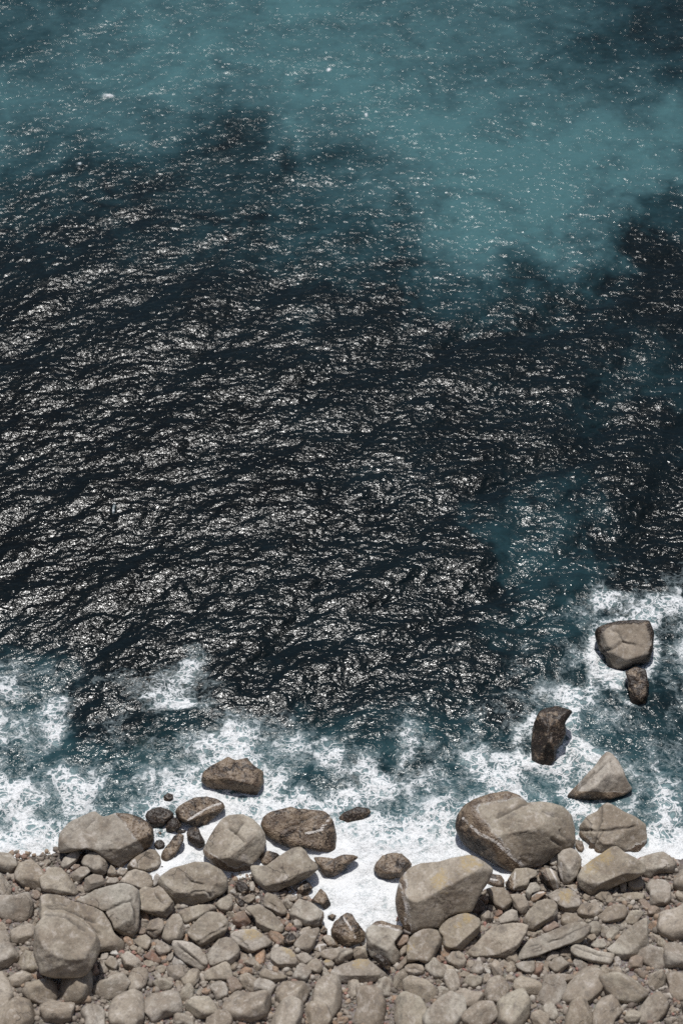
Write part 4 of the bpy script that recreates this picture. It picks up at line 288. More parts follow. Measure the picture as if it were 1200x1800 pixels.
def rock_material():
    t = NT('weathered_rock')
    pos = t.n('ShaderNodeTexCoord').outputs['Object']
    rnd = t.n('ShaderNodeObjectInfo').outputs['Random']
    off = t.n('ShaderNodeVectorMath', {0: pos, 1: (0, 0, 0)}, operation='ADD')
    comb = t.n('ShaderNodeCombineXYZ', {0: t.math('MULTIPLY', rnd, 91.), 1: t.math('MULTIPLY', rnd, 47.), 2: t.math('MULTIPLY', rnd, 23.)}).outputs[0]
    t.set(off.inputs[1], comb); p = off.outputs[0]
    tone = t.at('tone', True); wet = t.at('wet'); salt = t.at('salt'); lich = t.at('lich'); crack = t.at('crack'); black = t.at('black')
    big = t.noise(p, .6, 4., .6, .6); mid = t.noise(p, 2.4, 6., .65, .4); fine = t.noise(p, 9., 6., .72); grit = t.noise(p, 28., 4., .75)
    st = t.n('ShaderNodeMapping', {'Vector': p, 'Scale': (1., 1., 4.), 'Rotation': (.5, .3, 0.)}).outputs[0]
    band = t.noise(st, 1.1, 5., .6, .5)
    c = t.mix(t.ss(big, .38, .62), tone, t.mix(.7, tone, (.185, .145, .105)))
    c = t.mix(t.ss(t.noise(p, .9, 7., .75, 1.2), .55, .66, 0., .5), c, (.105, .09, .075))
    c = t.mix(t.ss(band, .45, .7, 0., .4), c, (.24, .185, .14))
    c = t.mix(t.ss(mid, .5, .7, 0., .6), c, (.14, .12, .105))
    c = t.mix(t.ss(mid, .48, .3, 0., .5), c, (.56, .51, .46))
    c = t.mix(t.ss(fine, .5, .68, 0., .55), c, (.13, .115, .10))
    c = t.mix(t.ss(fine, .46, .3, 0., .4), c, (.6, .56, .5))
    c = t.mix(t.ss(grit, .54, .7, 0., .5), c, (.10, .09, .08))
    wp = t.n('ShaderNodeVectorMath', {0: p, 1: t.n('ShaderNodeTexNoise', {'Vector': p, 'Scale': 1.5, 'Detail': 4.}).outputs[1]}, operation='ADD').outputs[0]
    ce = t.n('ShaderNodeTexVoronoi', {'Vector': wp, 'Scale': .8}, feature='DISTANCE_TO_EDGE').outputs[0]
    fiss = t.math('MULTIPLY', t.math('MULTIPLY', t.ss(ce, .018, .003), t.ss(big, .5, .6)), t.math('GREATER_THAN', t.math('FRACT', t.math('MULTIPLY', rnd, 7.31)), .45))
    c = t.mix(t.math('MULTIPLY', fiss, .7), c, (.07, .06, .05))
    # lichen
    lm = t.math('MULTIPLY', t.ss(t.math('ADD', lich, t.math('MULTIPLY', t.math('SUBTRACT', mid, .5), 2.2)), .5, .9), t.ss(fine, .40, .58, .15, .75))
    c = t.mix(lm, c, (.40, .30, .15))
    # wet zone
    w0 = t.math('ADD', wet, t.math('MULTIPLY', t.math('SUBTRACT', mid, .5), .9))
    wm = t.ss(w0, .42, .58)
    vor = t.n('ShaderNodeTexVoronoi', {'Vector': p, 'Scale': 9.}).outputs[0]
    wc = t.mix(t.ss(mid, .38, .62), (.22, .165, .115), (.095, .066, .046))
    wc = t.mix(t.ss(fine, .55, .66, 0., .8), wc, (.33, .27, .20))
    bn = t.math('ADD', t.math('MULTIPLY', black, .55), t.noise(p, 2.1, 7., .72, .8))
    wc = t.mix(t.ss(bn, .60, .70), wc, t.mix(t.ss(fine, .57, .66), (.030, .022, .017), (.20, .15, .11)))
    c = t.mix(wm, c, wc)
    line = t.math('MULTIPLY', t.ss(t.math('ABSOLUTE', t.math('SUBTRACT', w0, .5)), .09, .02), t.math('MULTIPLY', t.ss(mid, .42, .56), t.ss(black, .3, .0)))
    c = t.mix(t.math('MULTIPLY', line, .55), c, (.6, .57, .53))
    sm = t.ss(t.math('ADD', salt, t.math('MULTIPLY', t.math('SUBTRACT', fine, .5), 1.2)), .42, .65)
    c = t.mix(t.math('MULTIPLY', t.math('MULTIPLY', sm, .8), t.ss(mid, .36, .52)), c, (.60, .56, .52))
    c = t.mix(t.math('MULTIPLY', crack, .75), c, (.06, .052, .045))
    hb = t.math('ADD', t.math('SUBTRACT', t.math('MULTIPLY', mid, .045), t.math('MULTIPLY', fiss, .03)), t.math('ADD', t.math('MULTIPLY', fine, .021), t.math('MULTIPLY', grit, .006)))
    pit = t.n('ShaderNodeTexVoronoi', {'Vector': p, 'Scale': 14., 'Randomness': 1.}).outputs[0]
    hb = t.math('ADD', hb, t.math('MULTIPLY', t.ss(pit, .0, .25), .006))
    hb = t.math('ADD', hb, t.math('MULTIPLY', t.math('MULTIPLY', wm, t.ss(vor, .1, .5)), .03))
    bump = t.n('ShaderNodeBump', {'Height': hb, 'Strength': .8, 'Distance': 1.0}).outputs[0]
    rough = t.ss(wm, 0., 1., .88, .42)
    b = t.n('ShaderNodeBsdfPrincipled', {'Base Color': c, 'Roughness': rough, 'Normal': bump, 'Specular IOR Level': .35})
    t.set(t.out.inputs[0], b.outputs[0]); return t.m
ROCK = rock_material()

def pebble_material():
    t = NT('pebble_stone')
    rnd = t.n('ShaderNodeNewGeometry').outputs['Random Per Island']
    ramp = t.n('ShaderNodeValToRGB', {0: rnd}); cr = ramp.color_ramp; cr.interpolation = 'CONSTANT'
    cols = [(0, (.27, .23, .19)), (.2, (.17, .145, .12)), (.38, (.31, .265, .22)), (.58, (.23, .15, .115)), (.68, (.31, .23, .165)), (.78, (.15, .12, .10)), (.88, (.42, .38, .33)), (.96, (.30, .16, .13))]
    while len(cr.elements) < len(cols): cr.elements.new(.5)
    for el, (q, cc) in zip(cr.elements, cols): el.position = q; el.color = (*cc, 1)
    pos = t.n('ShaderNodeTexCoord').outputs['Object']
    f = t.noise(pos, 30., 4., .7)
    c = t.mix(t.ss(f, .45, .7, 0., .5), ramp.outputs[0], (.14, .12, .10))
    b = t.n('ShaderNodeBsdfPrincipled', {'Base Color': c, 'Roughness': .85, 'Normal': t.n('ShaderNodeBump', {'Height': f, 'Strength': .6, 'Distance': .02}).outputs[0]})
    t.set(t.out.inputs[0], b.outputs[0]); return t.m
PEB = pebble_material()

def ground_material():
    t = NT('beach_gravel')
    pos = t.n('ShaderNodeTexCoord').outputs['Object']
    v = t.n('ShaderNodeTexVoronoi', {'Vector': pos, 'Scale': 11.})
    f = t.noise(pos, 3., 5., .6)
    c = t.mix(t.ss(f, .35, .65), (.16, .12, .095), (.25, .20, .165))
    c = t.mix(.5, c, t.n('ShaderNodeHueSaturation', {'Color': v.outputs['Color'], 'Saturation': .25, 'Value': .22}).outputs[0])
    zz = t.n('ShaderNodeSeparateXYZ', {0: pos}).outputs[2]
    c = t.mix(t.ss(zz, .35, -.1), c, (.05, .04, .032))
    h = t.math('ADD', t.math('MULTIPLY', v.outputs[0], -.06), t.math('MULTIPLY', f, .05))
    b = t.n('ShaderNodeBsdfPrincipled', {'Base Color': c, 'Roughness': .9, 'Normal': t.n('ShaderNodeBump', {'Height': h, 'Strength': 1., 'Distance': 1.}).outputs[0]})
    t.set(t.out.inputs[0], b.outputs[0]); return t.m
GROUND = ground_material()

def water_material():
    t = NT('sea_water')
    pos = t.n('ShaderNodeTexCoord').outputs['Object']
    foam = t.at('foam'); teal = t.at('teal'); clear = t.at('clear'); crest = t.at('crest')
    sc = lambda vec, sx, sy, rz=0.: t.n('ShaderNodeMapping', {'Vector': vec, 'Scale': (sx, sy, 1.), 'Rotation': (0, 0, rz)}).outputs[0]
    # ---- body colour over sand, kelp and reef
    nb = t.noise(sc(pos, 1, 1.3), .22, 5., .6, 1.2); nm = t.noise(sc(pos, 1, 1.6, .5), 1.1, 5., .62, 1.0)
    tl = t.math('MULTIPLY_ADD', t.math('ADD', .22, t.math('MULTIPLY', teal, 1.0)), t.math('ADD', t.math('MULTIPLY', t.math('SUBTRACT', nb, .5), 1.), t.math('MULTIPLY', t.math('SUBTRACT', nm, .5), .5)), teal)
    ramp = t.n('ShaderNodeValToRGB', {0: tl}); cr = ramp.color_ramp
    cols = [(0, (.0018, .003, .0034)), (.2, (.0035, .0085, .0108)), (.42, (.013, .036, .043)), (.7, (.037, .084, .094)), (1., (.056, .130, .140))]
    while len(cr.elements) < len(cols): cr.elements.new(.5)
    for el, (q, cc) in zip(cr.elements, cols): el.position = q; el.color = (*cc, 1)
    c = ramp.outputs[0]
    # ---- foam: swirled filaments and clumps
    wv = t.n('ShaderNodeTexNoise', {'Vector': pos, 'Scale': .75, 'Detail': 3., 'Roughness': .6}).outputs[1]
    wv2 = t.n('ShaderNodeTexNoise', {'Vector': pos, 'Scale': 3.2, 'Detail': 3., 'Roughness': .6}).outputs[1]
    def warp(vec, w, amt):
        s1 = t.n('ShaderNodeVectorMath', {0: w, 1: (.5, .5, .5)}, operation='SUBTRACT').outputs[0]
        s2 = t.n('ShaderNodeVectorMath', {0: s1}, operation='SCALE'); s2.inputs[3].default_value = amt
        return t.n('ShaderNodeVectorMath', {0: vec, 1: s2.outputs[0]}, operation='ADD').outputs[0]
    pw = warp(warp(pos, wv, 2.2), wv2, .3)
    clump = t.noise(pw, .8, 6., .66, .4); grain = t.noise(pos, 9., 5., .75)
    fl = t.math('ADD', foam, t.math('MULTIPLY', t.math('SUBTRACT', clump, .5), 1.5))
    wid = t.math('ADD', .016, t.math('MULTIPLY', t.math('MAXIMUM', fl, 0.), .06))
    def ridge(scale, det, rg, vec):
        n = t.noise(vec, scale, det, rg)
        return t.math('SUBTRACT', 1., t.math('DIVIDE', t.math('ABSOLUTE', t.math('SUBTRACT', n, .5)), wid), clamp=True)
    ps = warp(sc(pos, .8, 1.25, .2), wv2, .35)
    r1 = ridge(.8, 1., .4, pw); r2 = ridge(1.7, .6, .4, pw); r3 = ridge(3.2, .5, .4, ps); r4 = ridge(1.2, 1., .5, ps)
    vo = t.n('ShaderNodeTexVoronoi', {'Vector': pw, 'Scale': 1.5}, feature='DISTANCE_TO_EDGE').outputs[0]
    vl = t.math('SUBTRACT', 1., t.math('DIVIDE', vo, t.math('MULTIPLY', wid, 1.6)), clamp=True)
    lines = t.math('MAXIMUM', t.math('MAXIMUM', r1, r2), t.math('MAXIMUM', t.math('MAXIMUM', r4, vl), t.math('MULTIPLY', r3, .45)))
    lines = t.math('MULTIPLY', t.math('MULTIPLY', t.ss(lines, .0, .8), t.ss(fl, .08, .7)), t.ss(grain, .3, .5, .7, 1.))
    solid = t.ss(t.math('ADD', fl, t.math('MULTIPLY', t.math('SUBTRACT', grain, .5), .7)), .72, 1.3)
    veil = t.math('MULTIPLY', t.ss(t.math('ADD', fl, t.math('MULTIPLY', t.math('SUBTRACT', nm, .5), 1.6)), .25, 1.1), .32)
    fm = t.math('SUBTRACT', 1., t.math('MULTIPLY', t.math('SUBTRACT', 1., t.math('MAXIMUM', lines, solid)), t.math('SUBTRACT', 1., veil)))
    fm = t.math('MULTIPLY', fm, t.ss(foam, .02, .14))
    # milky aerated water below the foam
    milk = t.math('MULTIPLY', t.ss(t.math('ADD', foam, t.math('MULTIPLY', t.math('SUBTRACT', clump, .5), 1.4)), .2, 1.1), .75)
    c = t.mix(milk, c, (.22, .34, .35))
    # ---- ripples
    p1 = sc(pos, .75, 1.25, .18); p2 = sc(pos, 1., 1.1, -.5)
    h = t.math('ADD', t.math('MULTIPLY', t.noise(p1, 3.4, 2., .5, .6), .05), t.math('MULTIPLY', t.noise(p2, 9., 1., .5, .8), .010))
    fh = t.math('MULTIPLY', t.math('ADD', t.math('MULTIPLY', fm, .07), t.math('ADD', t.math('MULTIPLY', clump, .12), t.math('MULTIPLY', grain, .07))), t.ss(fm, .1, .6))
    wb = t.n('ShaderNodeBump', {'Height': h, 'Strength': 1., 'Distance': 1.}).outputs[0]
    fb = t.n('ShaderNodeBump', {'Height': fh, 'Strength': .9, 'Distance': 1.}).outputs[0]
    w = t.n('ShaderNodeBsdfPrincipled', {'Base Color': c, 'Roughness': t.ss(foam, .1, .6, .155, .32), 'Specular IOR Level': .22, 'IOR': 1.33, 'Normal': wb})
    tr = t.n('ShaderNodeBsdfTransparent', {'Color': (.75, .9, .88, 1)})
    wm = t.n('ShaderNodeMixShader', {0: t.math('MULTIPLY', clear, .8), 1: w.outputs[0], 2: tr.outputs[0]})
    fc = t.mix(t.ss(fm, .2, .9), (.52, .62, .64), (.80, .81, .81))
    f = t.n('ShaderNodeBsdfPrincipled', {'Base Color': fc, 'Roughness': .65, 'Normal': fb, 'Specular IOR Level': .3})
    ms = t.n('ShaderNodeMixShader', {0: fm, 1: wm.outputs[0], 2: f.outputs[0]})
    t.set(t.out.inputs[0], ms.outputs[0]); return t.m
WATER = water_material()

# ------------------------------------------------------------------ sea
def table(T, x, y):
    x0, y0, st, v = T; sx, sy = st if isinstance(st, tuple) else (st, st); v = np.array(v)
    u = np.clip((x - x0) / sx, 0, v.shape[1] - 1.001); w = np.clip((y - y0) / sy, 0, v.shape[0] - 1.001)
    i = u.astype(int); j = w.astype(int); u = u - i; w = w - j
    u = u * u * (3 - 2 * u); w = w * w * (3 - 2 * w)
    return (v[j, i] * (1 - u) + v[j, i + 1] * u) * (1 - w) + (v[j + 1, i] * (1 - u) + v[j + 1, i + 1] * u) * w
def shore_y(x): return np.interp(x, [p[0] for p in SHORE], [p[1] for p in SHORE])

N = 1024; DX = .07; L = N * DX
def spectrum(seed, slope, thf, spread, lmin, lmax):
    r = np.random.RandomState(seed)
    k1 = np.fft.fftfreq(N, DX) * 2 * np.pi
    KX, KY = np.meshgrid(k1, k1); K = np.hypot(KX, KY); K[0, 0] = 1
    lam = 2 * np.pi / K
    th0 = np.radians(thf(lam))
    th = np.arctan2(KY, KX)
    cs = np.cos(th - th0)
    dirw = np.abs(cs) ** spread + .04
    S = K ** -4. * (1 + (lam / 3.5) ** 1.3) * (.6 / lam) ** .35 * dirw * np.exp(-(lam / lmax) ** 4) * np.exp(-(lmin / lam) ** 4)
    amp = np.sqrt(S) * (r.normal(size=K.shape) + 1j * r.normal(size=K.shape))
    amp[0, 0] = 0
    h = np.fft.ifft2(amp).real
    gx = np.fft.ifft2(1j * KX * amp).real; gy = np.fft.ifft2(1j * KY * amp).real
    s = slope / math.sqrt((gx ** 2 + gy ** 2).mean())
    dx = np.fft.ifft2(-1j * KX / K * amp).real * s; dy = np.fft.ifft2(-1j * KY / K * amp).real * s
    return h * s, dx, dy
def theta(lam): return np.interp(np.log(lam), [math.log(.3), math.log(1.2), math.log(4), math.log(12)], [108, 115, 133, 142])
HA = spectrum(3, .145, theta, 5., .16, 7.)
HB = spectrum(8, .15, lambda l: l * 0 + 60, .6, .2, 1.6)
fx = np.arange(-24.5, 24.5, DX); fy = np.arange(36., 115., DX)
def stretch(start, end, first):
    v = []; x = start; s = first
    while x < end: s *= 1.25; x += s; v.append(x)
    return np.array(v)
sx = stretch(24.5, 3500, .1); sy = stretch(115, 5000, .1); sd = stretch(-36, 400, .3)
X = np.concatenate([-sx[::-1], fx, sx]); Y = np.concatenate([-sd[::-1], fy, sy])
GX, GY = np.meshgrid(X, Y)
ii = np.round(GX / DX).astype(int) % N; jj = np.round(GY / DX).astype(int) % N
inside = np.clip((26 - np.abs(GX)) / 1.5, 0, 1) * np.clip((116 - GY) / 1.5, 0, 1) * np.clip((GY - 35.5) / .6, 0, 1)
px, py = GX.ravel(), GY.ravel()
off = shore_y(px) - py                      # negative out at sea
near = np.clip(1 - (-off) / 14, 0, 1).reshape(GX.shape)
wa = inside * (1 - .72 * near ** 1.3) * (1 - .58 * np.clip((GY - 68) / 30, 0, 1)); wb = inside * (.25 + .75 * near) * np.clip(1 - (near - .8) / .25, .35, 1)
samp = lambda T: T[jj, ii]
hz = samp(HA[0]) * wa + samp(HB[0]) * wb
ch = 1.0
VX = GX + ch * (samp(HA[1]) * wa + samp(HB[1]) * wb * .8); VY = GY + ch * (samp(HA[2]) * wa + samp(HB[2]) * wb * .8)
q = np.stack([px, py, px * 0], 1)
sel = (np.abs(px) < 30) & (py < 118) & (py > 34)
w1 = np.zeros(len(px)); w2 = np.zeros(len(px)); w1[sel] = fbm(q[sel] * .22, 5, .6); w2[sel] = fbm(q[sel] * .22 + 50, 5, .6)
foam = table(FOAM, px + w1 * 1.1, py + w2 * 1.1)
foam = np.where(py > 72, 0, foam)
foam = np.maximum(foam, np.clip(1 + off * .5, 0, 1) * 1.3)
for bx, by, rx, ry, s in FBLOBS:
    foam = foam + s * np.exp(-((px - bx) / rx) ** 2 - ((py - by) / ry) ** 2)
sea_rocks = [r for r in ROCKS if r.get('sea')]
for r in sea_rocks:
    o = np.array(r['o']); rr = math.sqrt(np.abs(o[:, 0]).max() * np.abs(o[:, 1]).max()); cx, cy = r['c'][0], r['c'][1]
    if 'sink' in r: continue
    d = np.hypot(px - cx, (py - cy) / 1.1) / max(rr, .3)
    foam = foam + .3 * np.exp(-((d - 1.05) / .22) ** 2)
q = np.stack([px, py, px * 0], 1)
sel = (np.abs(px) < 26) & (py < 76) & (py > 34)
fn = np.zeros(len(px)); fn[sel] = fbm(q[sel] * .45, 4, .55)
foam = np.where(foam > .05, foam + fn * .42 * np.clip(foam * 3, 0, 1) * np.clip((1.15 - foam) * 2, 0, 1), foam)
foam = np.clip(foam, 0, 1.5)
teal = table(TEAL, px + w1 * 2.6, py + w2 * 2.6)
clear = np.zeros(len(px))
for bx, by, rx, ry, s in CLEAR:
    clear = np.maximum(clear, s * np.exp(-(((px - bx) / rx) ** 2 + ((py - by) / ry) ** 2) ** 1.5))
hz = hz.ravel() + np.clip(foam - .35, 0, .6) * .12 * (1 + fn * 2.5)
V = np.stack([VX.ravel(), VY.ravel(), hz], 1)
nx, ny = len(X), len(Y)
idx = np.arange(nx * ny).reshape(ny, nx)
Fq = np.stack([idx[:-1, :-1], idx[:-1, 1:], idx[1:, 1:], idx[1:, :-1]], -1).reshape(-1, 4)
wm = mesh_from('water', V, Fq, WATER)
attr(wm, 'foam', foam); attr(wm, 'teal', teal); attr(wm, 'clear', clear)
water = link(bpy.data.objects.new('water', wm)); water['kind'] = 'structure'

# ------------------------------------------------------------------ ground: beach, sea bed and the cliff under the viewpoint
gx1 = np.arange(-26, 26, .2); gy1 = np.arange(24, 60, .2)
gs = stretch(26, 4000, .2)
GXs = np.concatenate([-gs[::-1], gx1, gs]); GYs = np.concatenate([-stretch(-24, 300, .3)[::-1], gy1, stretch(60, 5200, .3)])
gX, gY = np.meshgrid(GXs, GYs); x, y = gX.ravel(), gY.ravel()
d = shore_y(x) - y
z = np.where(d > 0, d * .20, d * .45)
z = np.maximum(z, -7 - .02 * np.clip(-d, 0, 400))
cl = np.clip((26 - y) / 25., 0, 1); z = z * (1 - cl) + cl ** 1.5 * 76
q = np.stack([x, y, z], 1)
lim = np.clip(1 - (np.abs(x) - 60) / 60, .0, 1)
z = z + fbm(q * .35, 4) * .10 + cl * fbm(q * .12 + 9, 4) * 3 * lim
gm = mesh_from('ground', np.stack([x, y, z], 1), (lambda i: np.stack([i[:-1, :-1], i[:-1, 1:], i[1:, 1:], i[1:, :-1]], -1).reshape(-1, 4))(np.arange(len(x)).reshape(gX.shape)), GROUND)
ground = link(bpy.data.objects.new('ground', gm)); ground['kind'] = 'structure'

# ------------------------------------------------------------------ rocks
ICO = {}
def ico(n):
    if n not in ICO:
        bm = bmesh.new(); bmesh.ops.create_icosphere(bm, subdivisions=n, radius=1)
        v = np.array([tuple(p.co) for p in bm.verts]); f = np.array([[q.index for q in p.verts] for p in bm.faces]); bm.free()
        ICO[n] = (v / np.linalg.norm(v, axis=1)[:, None], f)
    return ICO[n]
def polar(o):
    """outline radius as a function of angle around the centre"""
    o = np.array(o); th = np.linspace(-np.pi, np.pi, 361); R = np.zeros(361)
    a = o; b = np.roll(o, -1, 0)
    for i, t in enumerate(th):
        dx, dy = math.cos(t), math.sin(t)
        e = b - a; den = dx * e[:, 1] - dy * e[:, 0]
        with np.errstate(divide='ignore', invalid='ignore'):
            s = (a[:, 0] * e[:, 1] - a[:, 1] * e[:, 0]) / den; u = (a[:, 0] * dy - a[:, 1] * dx) / den
        ok = (s > 0) & (u >= -1e-6) & (u <= 1 + 1e-6) & np.isfinite(s)
        R[i] = s[ok].max() if ok.any() else (R[i - 1] if i else np.hypot(*o.T).mean())
    Rp = np.concatenate([R[-7:-1], R, R[1:7]])
    k = np.array([1, 2, 3, 4, 3, 2, 1.]); k /= k.sum()
    return th, np.convolve(Rp, k, 'same')[6:-6]
def seg_dist(P, pl):
    d = np.full(len(P), 1e9)
    for (x1, y1), (x2, y2) in zip(pl[:-1], pl[1:]):
        a = np.array([x1, y1]); e = np.array([x2 - x1, y2 - y1]); t = np.clip(((P - a) @ e) / max(e @ e, 1e-9), 0, 1)
        d = np.minimum(d, np.hypot(*(P - a - t[:, None] * e).T))
    return d
TONES = {None: (.41, .362, .30), 'red': (.30, .17, .12), 'orange': (.40, .25, .16), 'rust': (.22, .12, .085), 'pink': (.40, .28, .24), 'brown': (.27, .205, .16), 'white': (.55, .52, .48), 'dark': (.13, .11, .10)}
def rock_mesh(r, seed, name):
    rs = np.random.RandomState(seed)
    th, R = polar(r['o']); Rm = R.mean()
    n = r.get('n', 5 if Rm > .55 else 4)
    D, F = ico(n)
    o = np.array(r['o']); C = np.cov(np.stack([R[:-1] * np.cos(th[:-1]), R[:-1] * np.sin(th[:-1])])); ev, U = np.linalg.eigh(C)
    S = U @ np.diag(np.sqrt(ev) / math.sqrt(np.sqrt(ev).prod())) @ U.T
    d = D.copy(); d[:, :2] = d[:, :2] @ S; d /= np.linalg.norm(d, axis=1)[:, None]
    c = np.hypot(d[:, 0], d[:, 1]); ang = np.arctan2(d[:, 1], d[:, 0])
    Ra = np.interp(ang, th, R)
    T = 1.5 * r.get('T', .72) * math.sqrt(np.sqrt(ev[0]) * 1.35 * Rm)
    p = r.get('p', 2.5)
    base = ((c / Ra) ** p + (np.abs(d[:, 2]) / T) ** p) ** (-1 / p)
    f = list(r.get('f', []))
    if len(f) < 2:
        f += [(95 + rs.uniform(-35, 35), rs.uniform(15, 30), rs.uniform(.08, .25)), (-90 + rs.uniform(-40, 40), rs.uniform(42, 58), rs.uniform(.08, .2))]
    for k in range(6):
        f.append((rs.uniform(-180, 180), rs.uniform(28, 66), rs.uniform(.16, .5)))
    m = 44.; acc = base ** -m
    P0 = d * base[:, None]
    for a_, t_, g_ in f:
        a_, t_ = math.radians(a_), math.radians(t_)
        nv = np.array([math.sin(t_) * math.cos(a_), math.sin(t_) * math.sin(a_), math.cos(t_)])
        sup = (P0 @ nv).max(); hm = (R * math.sin(t_) * np.cos(th - a_)).max() * 1.03
        h = hm + max(sup - hm, .02) * (g_ * .95 + .03)
        dn = d @ nv
        acc = acc + np.where(dn > .02, (np.maximum(dn, .02) / h) ** m, 0)
    # a few cuts behind, so it is a boulder from every side
    for k in range(4):
        nv = rs.normal(size=3); nv[2] = -abs(nv[2]) - .3; nv /= np.linalg.norm(nv)
        sup = (P0 @ nv).max(); hm = (R * math.hypot(nv[0], nv[1]) * np.cos(th - math.atan2(nv[1], nv[0]))).max() * 1.03
        h = hm + max(sup - hm, .02) * .5; dn = d @ nv
        acc = acc + np.where(dn > .02, (np.maximum(dn, .02) / h) ** m, 0)
    rad = acc ** (-1 / m)
    P = d * rad[:, None]
    so = rs.uniform(0, 200, 3)
    wet = r.get('wet', None)
    full = wet in (1, 2)
    A = .028 if not full else .06
    nz = fbm(P * (1.1 / Rm) + so, 3) * A * Rm * .8 + fbm(P * 1.6 + so, 5, .62) * min(.032, .034 * Rm) * (2.2 if full else 1)
    rg = np.abs(fbm(P * (1.6 / Rm) + so + 40, 3)); nz = nz - np.clip(.05 - rg, 0, .1) * .3 * Rm * (rs.rand() > .6)
    edge = np.clip(np.abs(d[:, 2]) * 3, .35, 1)
    crack = np.zeros(len(P)); salt = np.zeros(len(P)); lich = np.zeros(len(P))
    front = d[:, 2] > -.15
    for pl in r.get('cr', []):
        ds = seg_dist(P[:, :2] + .05 * np.stack([perlin(P * 4 + so), perlin(P * 4 + so + 9)], 1), pl); wd = .035 + .02 * Rm
        g = np.exp(-(ds / wd) ** 2) * front; nz = nz - g * wd * 1.5; crack = np.maximum(crack, np.exp(-(ds / (wd * .55)) ** 2) * front)
    for pl in r.get('salt', []):
        salt = np.maximum(salt, np.exp(-(seg_dist(P[:, :2], pl) / (.045 + .015 * Rm)) ** 2) * front)
    for q in r.get('lich', []):
        lich = np.maximum(lich, np.exp(-(np.hypot(P[:, 0] - q[0], P[:, 1] - q[1]) / (q[2] * 1.2)) ** 2) * front)
    for q in r.get('dent', []):
        nz = nz - np.exp(-(np.hypot(P[:, 0] - q[0], P[:, 1] - q[1]) / q[2]) ** 2) * front * q[3] * Rm * 1.6
    P = P + d * (nz * edge)[:, None]
    rot = np.array(Euler(r['r']).to_matrix()); W = P @ rot.T + np.array(r['c'])
    # waterline: damp and weedy near the sea
    w = np.zeros(len(P)); black = np.zeros(len(P))
    if wet == 1: w[:] = 1; black[:] = .18 + np.clip((.25 - W[:, 2]) * 1.2, 0, .5)
    elif wet == 2: w[:] = 1; black[:] = .40
    elif wet == 3:
        rim = np.hypot(P[:, 0], P[:, 1]) / np.interp(np.arctan2(P[:, 1], P[:, 0]), th, R); w = np.clip((rim - .62) * 2.2, 0, 1); black = w * .6
    else:
        for key in ('wet', 'wet2'):
            if isinstance(r.get(key), (list, tuple)):
                a_, lv = r[key]; a_ = math.radians(a_); s = P[:, 0] * math.cos(a_) + P[:, 1] * math.sin(a_); Rs = s.max()
                w = np.maximum(w, np.clip(.5 + (s / Rs - lv) * 2.6, 0, 1)); black = np.maximum(black, np.clip((s / Rs - lv - .12) * 1.1, 0, .45))
        if W[:, 1].mean() > 42.4:
            w = np.maximum(w, np.clip(.5 + (.34 - W[:, 2]) * 1.5, 0, 1) * (d[:, 2] > -.6)); black = np.maximum(black, np.clip((-.02 - W[:, 2]) * 2, 0, .5))
    me = mesh_from(name, P, F, ROCK)
    pal = [(.375, .338, .285), (.395, .345, .275), (.325, .28, .222), (.43, .39, .33), (.36, .308, .24)]
    t0 = np.array(TONES[r['col']] if r.get('col') else pal[rs.randint(5)]) * rs.uniform(.84, 1.06) * (1 + rs.uniform(-.012, .012, 3))
    attrc(me, 'tone', np.tile(t0, (len(P), 1)))
    for nm, v in (('wet', w), ('black', black), ('salt', salt), ('lich', lich), ('crack', crack)): attr(me, nm, v)
    return me
for i, r in enumerate(ROCKS):
    nm = {'boulder': 'boulder', 'rock': 'rock', 'stone': 'stone'}[r['k']]
    ob = link(bpy.data.objects.new(nm, rock_mesh(r, 100 + i, nm)))
    ob.location = r['c']; ob.rotation_euler = r['r']
    ob['label'] = r['l']; ob['category'] = r['k']

# loose stones between the traced ones: a few shapes, copied one by one
KINDS = [(None, 'grey'), ('brown', 'brown'), ('orange', 'orange brown'), ('white', 'whitish')]
protos = {}
rr = random.Random(11)
for kc, kn in KINDS:
    protos[kn] = []
    for q in range(7 if kc is None else 4):
        k = rr.randint(7, 10)
        o = []
        for j in range(k):
            a_ = 2 * math.pi * (j + rr.uniform(-.25, .25)) / k; ra = rr.uniform(.82, 1.12)
            o.append((ra * math.cos(a_), ra * math.sin(a_) * rr.choice([.62, .75, .88])))
        me = rock_mesh(dict(o=o, r=(0, 0, 0), c=(0, 0, 5), col=kc, n=4, T=.8), 900 + len(protos) * 20 + q, 'stone')
        protos[kn].append(me)
CUT = [' with ', ' at ', ' below', ' under', ' left', ' right', ' showing', ' slanting', ' leaning', ',', ' beside', ' crossed', ' on ', ' in ', ' near', ' beneath', ' behind', ' touching', ' cut ', ' running', ' hugging', ' between', ' pointing', ' lying', ' tucked', ' squeezed', ' trapped', ' wedged', ' that', ' split', ' directly', ' above', ' resting', ' against', ' just', ' from', ' sloping', ' a ', ' spotted', ' stained', ' where', ' tall']
def short(l):
    k = min([l.find(c) for c in CUT if l.find(c) > 0] + [len(l)]); return l[:k]
loose = {}
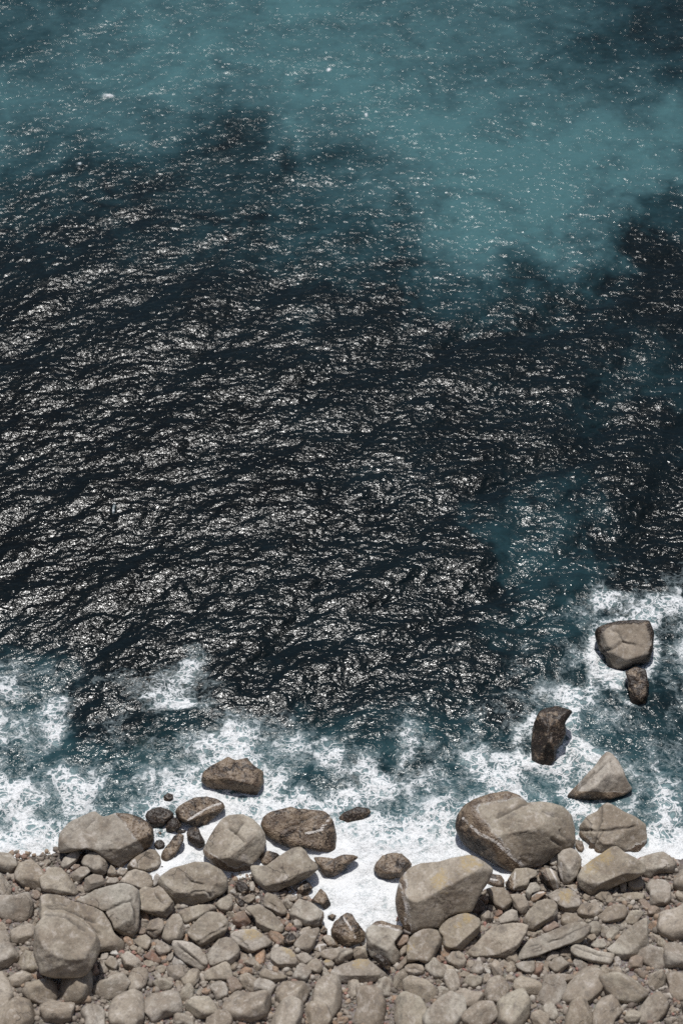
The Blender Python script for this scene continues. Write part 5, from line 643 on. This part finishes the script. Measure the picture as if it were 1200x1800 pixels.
for x, y, z, s, anc, side in STONES:
    kn = rr.choices([k[1] for k in KINDS], [.68, .13, .11, .08])[0] if s < .45 else 'grey'
    me = rr.choice(protos[kn])
    ob = bpy.data.objects.new('stone', me); scene.collection.objects.link(ob)
    ob.location = (x, y, z + .22 * s); ob.scale = (s * rr.uniform(.95, 1.15), s * rr.uniform(.85, 1.05), s * rr.uniform(.75, 1.))
    ob.rotation_euler = (rr.uniform(-.35, .35), rr.uniform(-.35, .35), rr.uniform(0, 6.28))
    size = 'fist sized' if s < .2 else ('small' if s < .38 else 'large')
    ob['category'] = 'stone'; ob['group'] = 'loose ' + kn + ' stones of the beach, ' + size
    key = (size + ' ' + kn + ' loose stone ' + ('just above', 'just below', 'left of', 'right of')[side] + ' the ' + short(ROCKS[anc]['l']))
    loose.setdefault(key, []).append((math.hypot(x - ROCKS[anc]['c'][0], y - ROCKS[anc]['c'][1]), len(loose), ob))
for key, v in loose.items():
    v.sort(key=lambda q: q[0])
    for q, (dd_, _, ob) in enumerate(v):
        rank = '' if len(v) == 1 else (', nearest to it', ', second nearest to it', ', third nearest to it', ', fourth nearest to it', ', fifth nearest to it', ', sixth nearest to it', ', seventh nearest to it')[min(q, 6)] if q < len(v) - 1 else ', farthest from it'
        ob['label'] = key + rank

# pebbles: uncountable, one object
k = 15000
rs = np.random.RandomState(4)
pxx = rs.uniform(-15, 15, k); pyy = shore_y(pxx) + .3 - rs.uniform(0, 9.5, k)
D, F = ico(2); nv = len(D)
allv = np.zeros((k * nv, 3)); allf = np.zeros((k * len(F), 3), int)
dd = np.where(shore_y(pxx) - pyy > 0, (shore_y(pxx) - pyy) * .2, (shore_y(pxx) - pyy) * .45)
sz = rs.gamma(2.2, .026, k) + .022; sz = np.clip(sz, 0, .17)
gz = dd + fbm(np.stack([pxx, pyy, dd], 1) * .35, 4) * .10
for i in range(k):
    v = D * (1 + .22 * np.sin(D @ rs.normal(size=3) * 2.6 + rs.rand() * 6)[:, None]) * rs.uniform(.6, 1.15, 3) * sz[i]
    a_ = rs.rand() * 6.28; c_, s_ = math.cos(a_), math.sin(a_)
    b_ = rs.uniform(-.5, .5); cb, sb = math.cos(b_), math.sin(b_)
    x_, y_, z_ = v[:, 0] * c_ - v[:, 1] * s_, v[:, 0] * s_ + v[:, 1] * c_, v[:, 2]
    allv[i * nv:(i + 1) * nv] = np.stack([x_ * cb + z_ * sb + pxx[i], y_ + pyy[i], -x_ * sb + z_ * cb + gz[i] + sz[i] * .2], 1)
    allf[i * len(F):(i + 1) * len(F)] = F + i * nv
pm = mesh_from('pebbles', allv, allf, PEB)
pe = link(bpy.data.objects.new('pebbles', pm)); pe['kind'] = 'stuff'
pe['label'] = 'grey, brown and reddish pebbles filling the gaps between the boulders'; pe['category'] = 'pebbles'
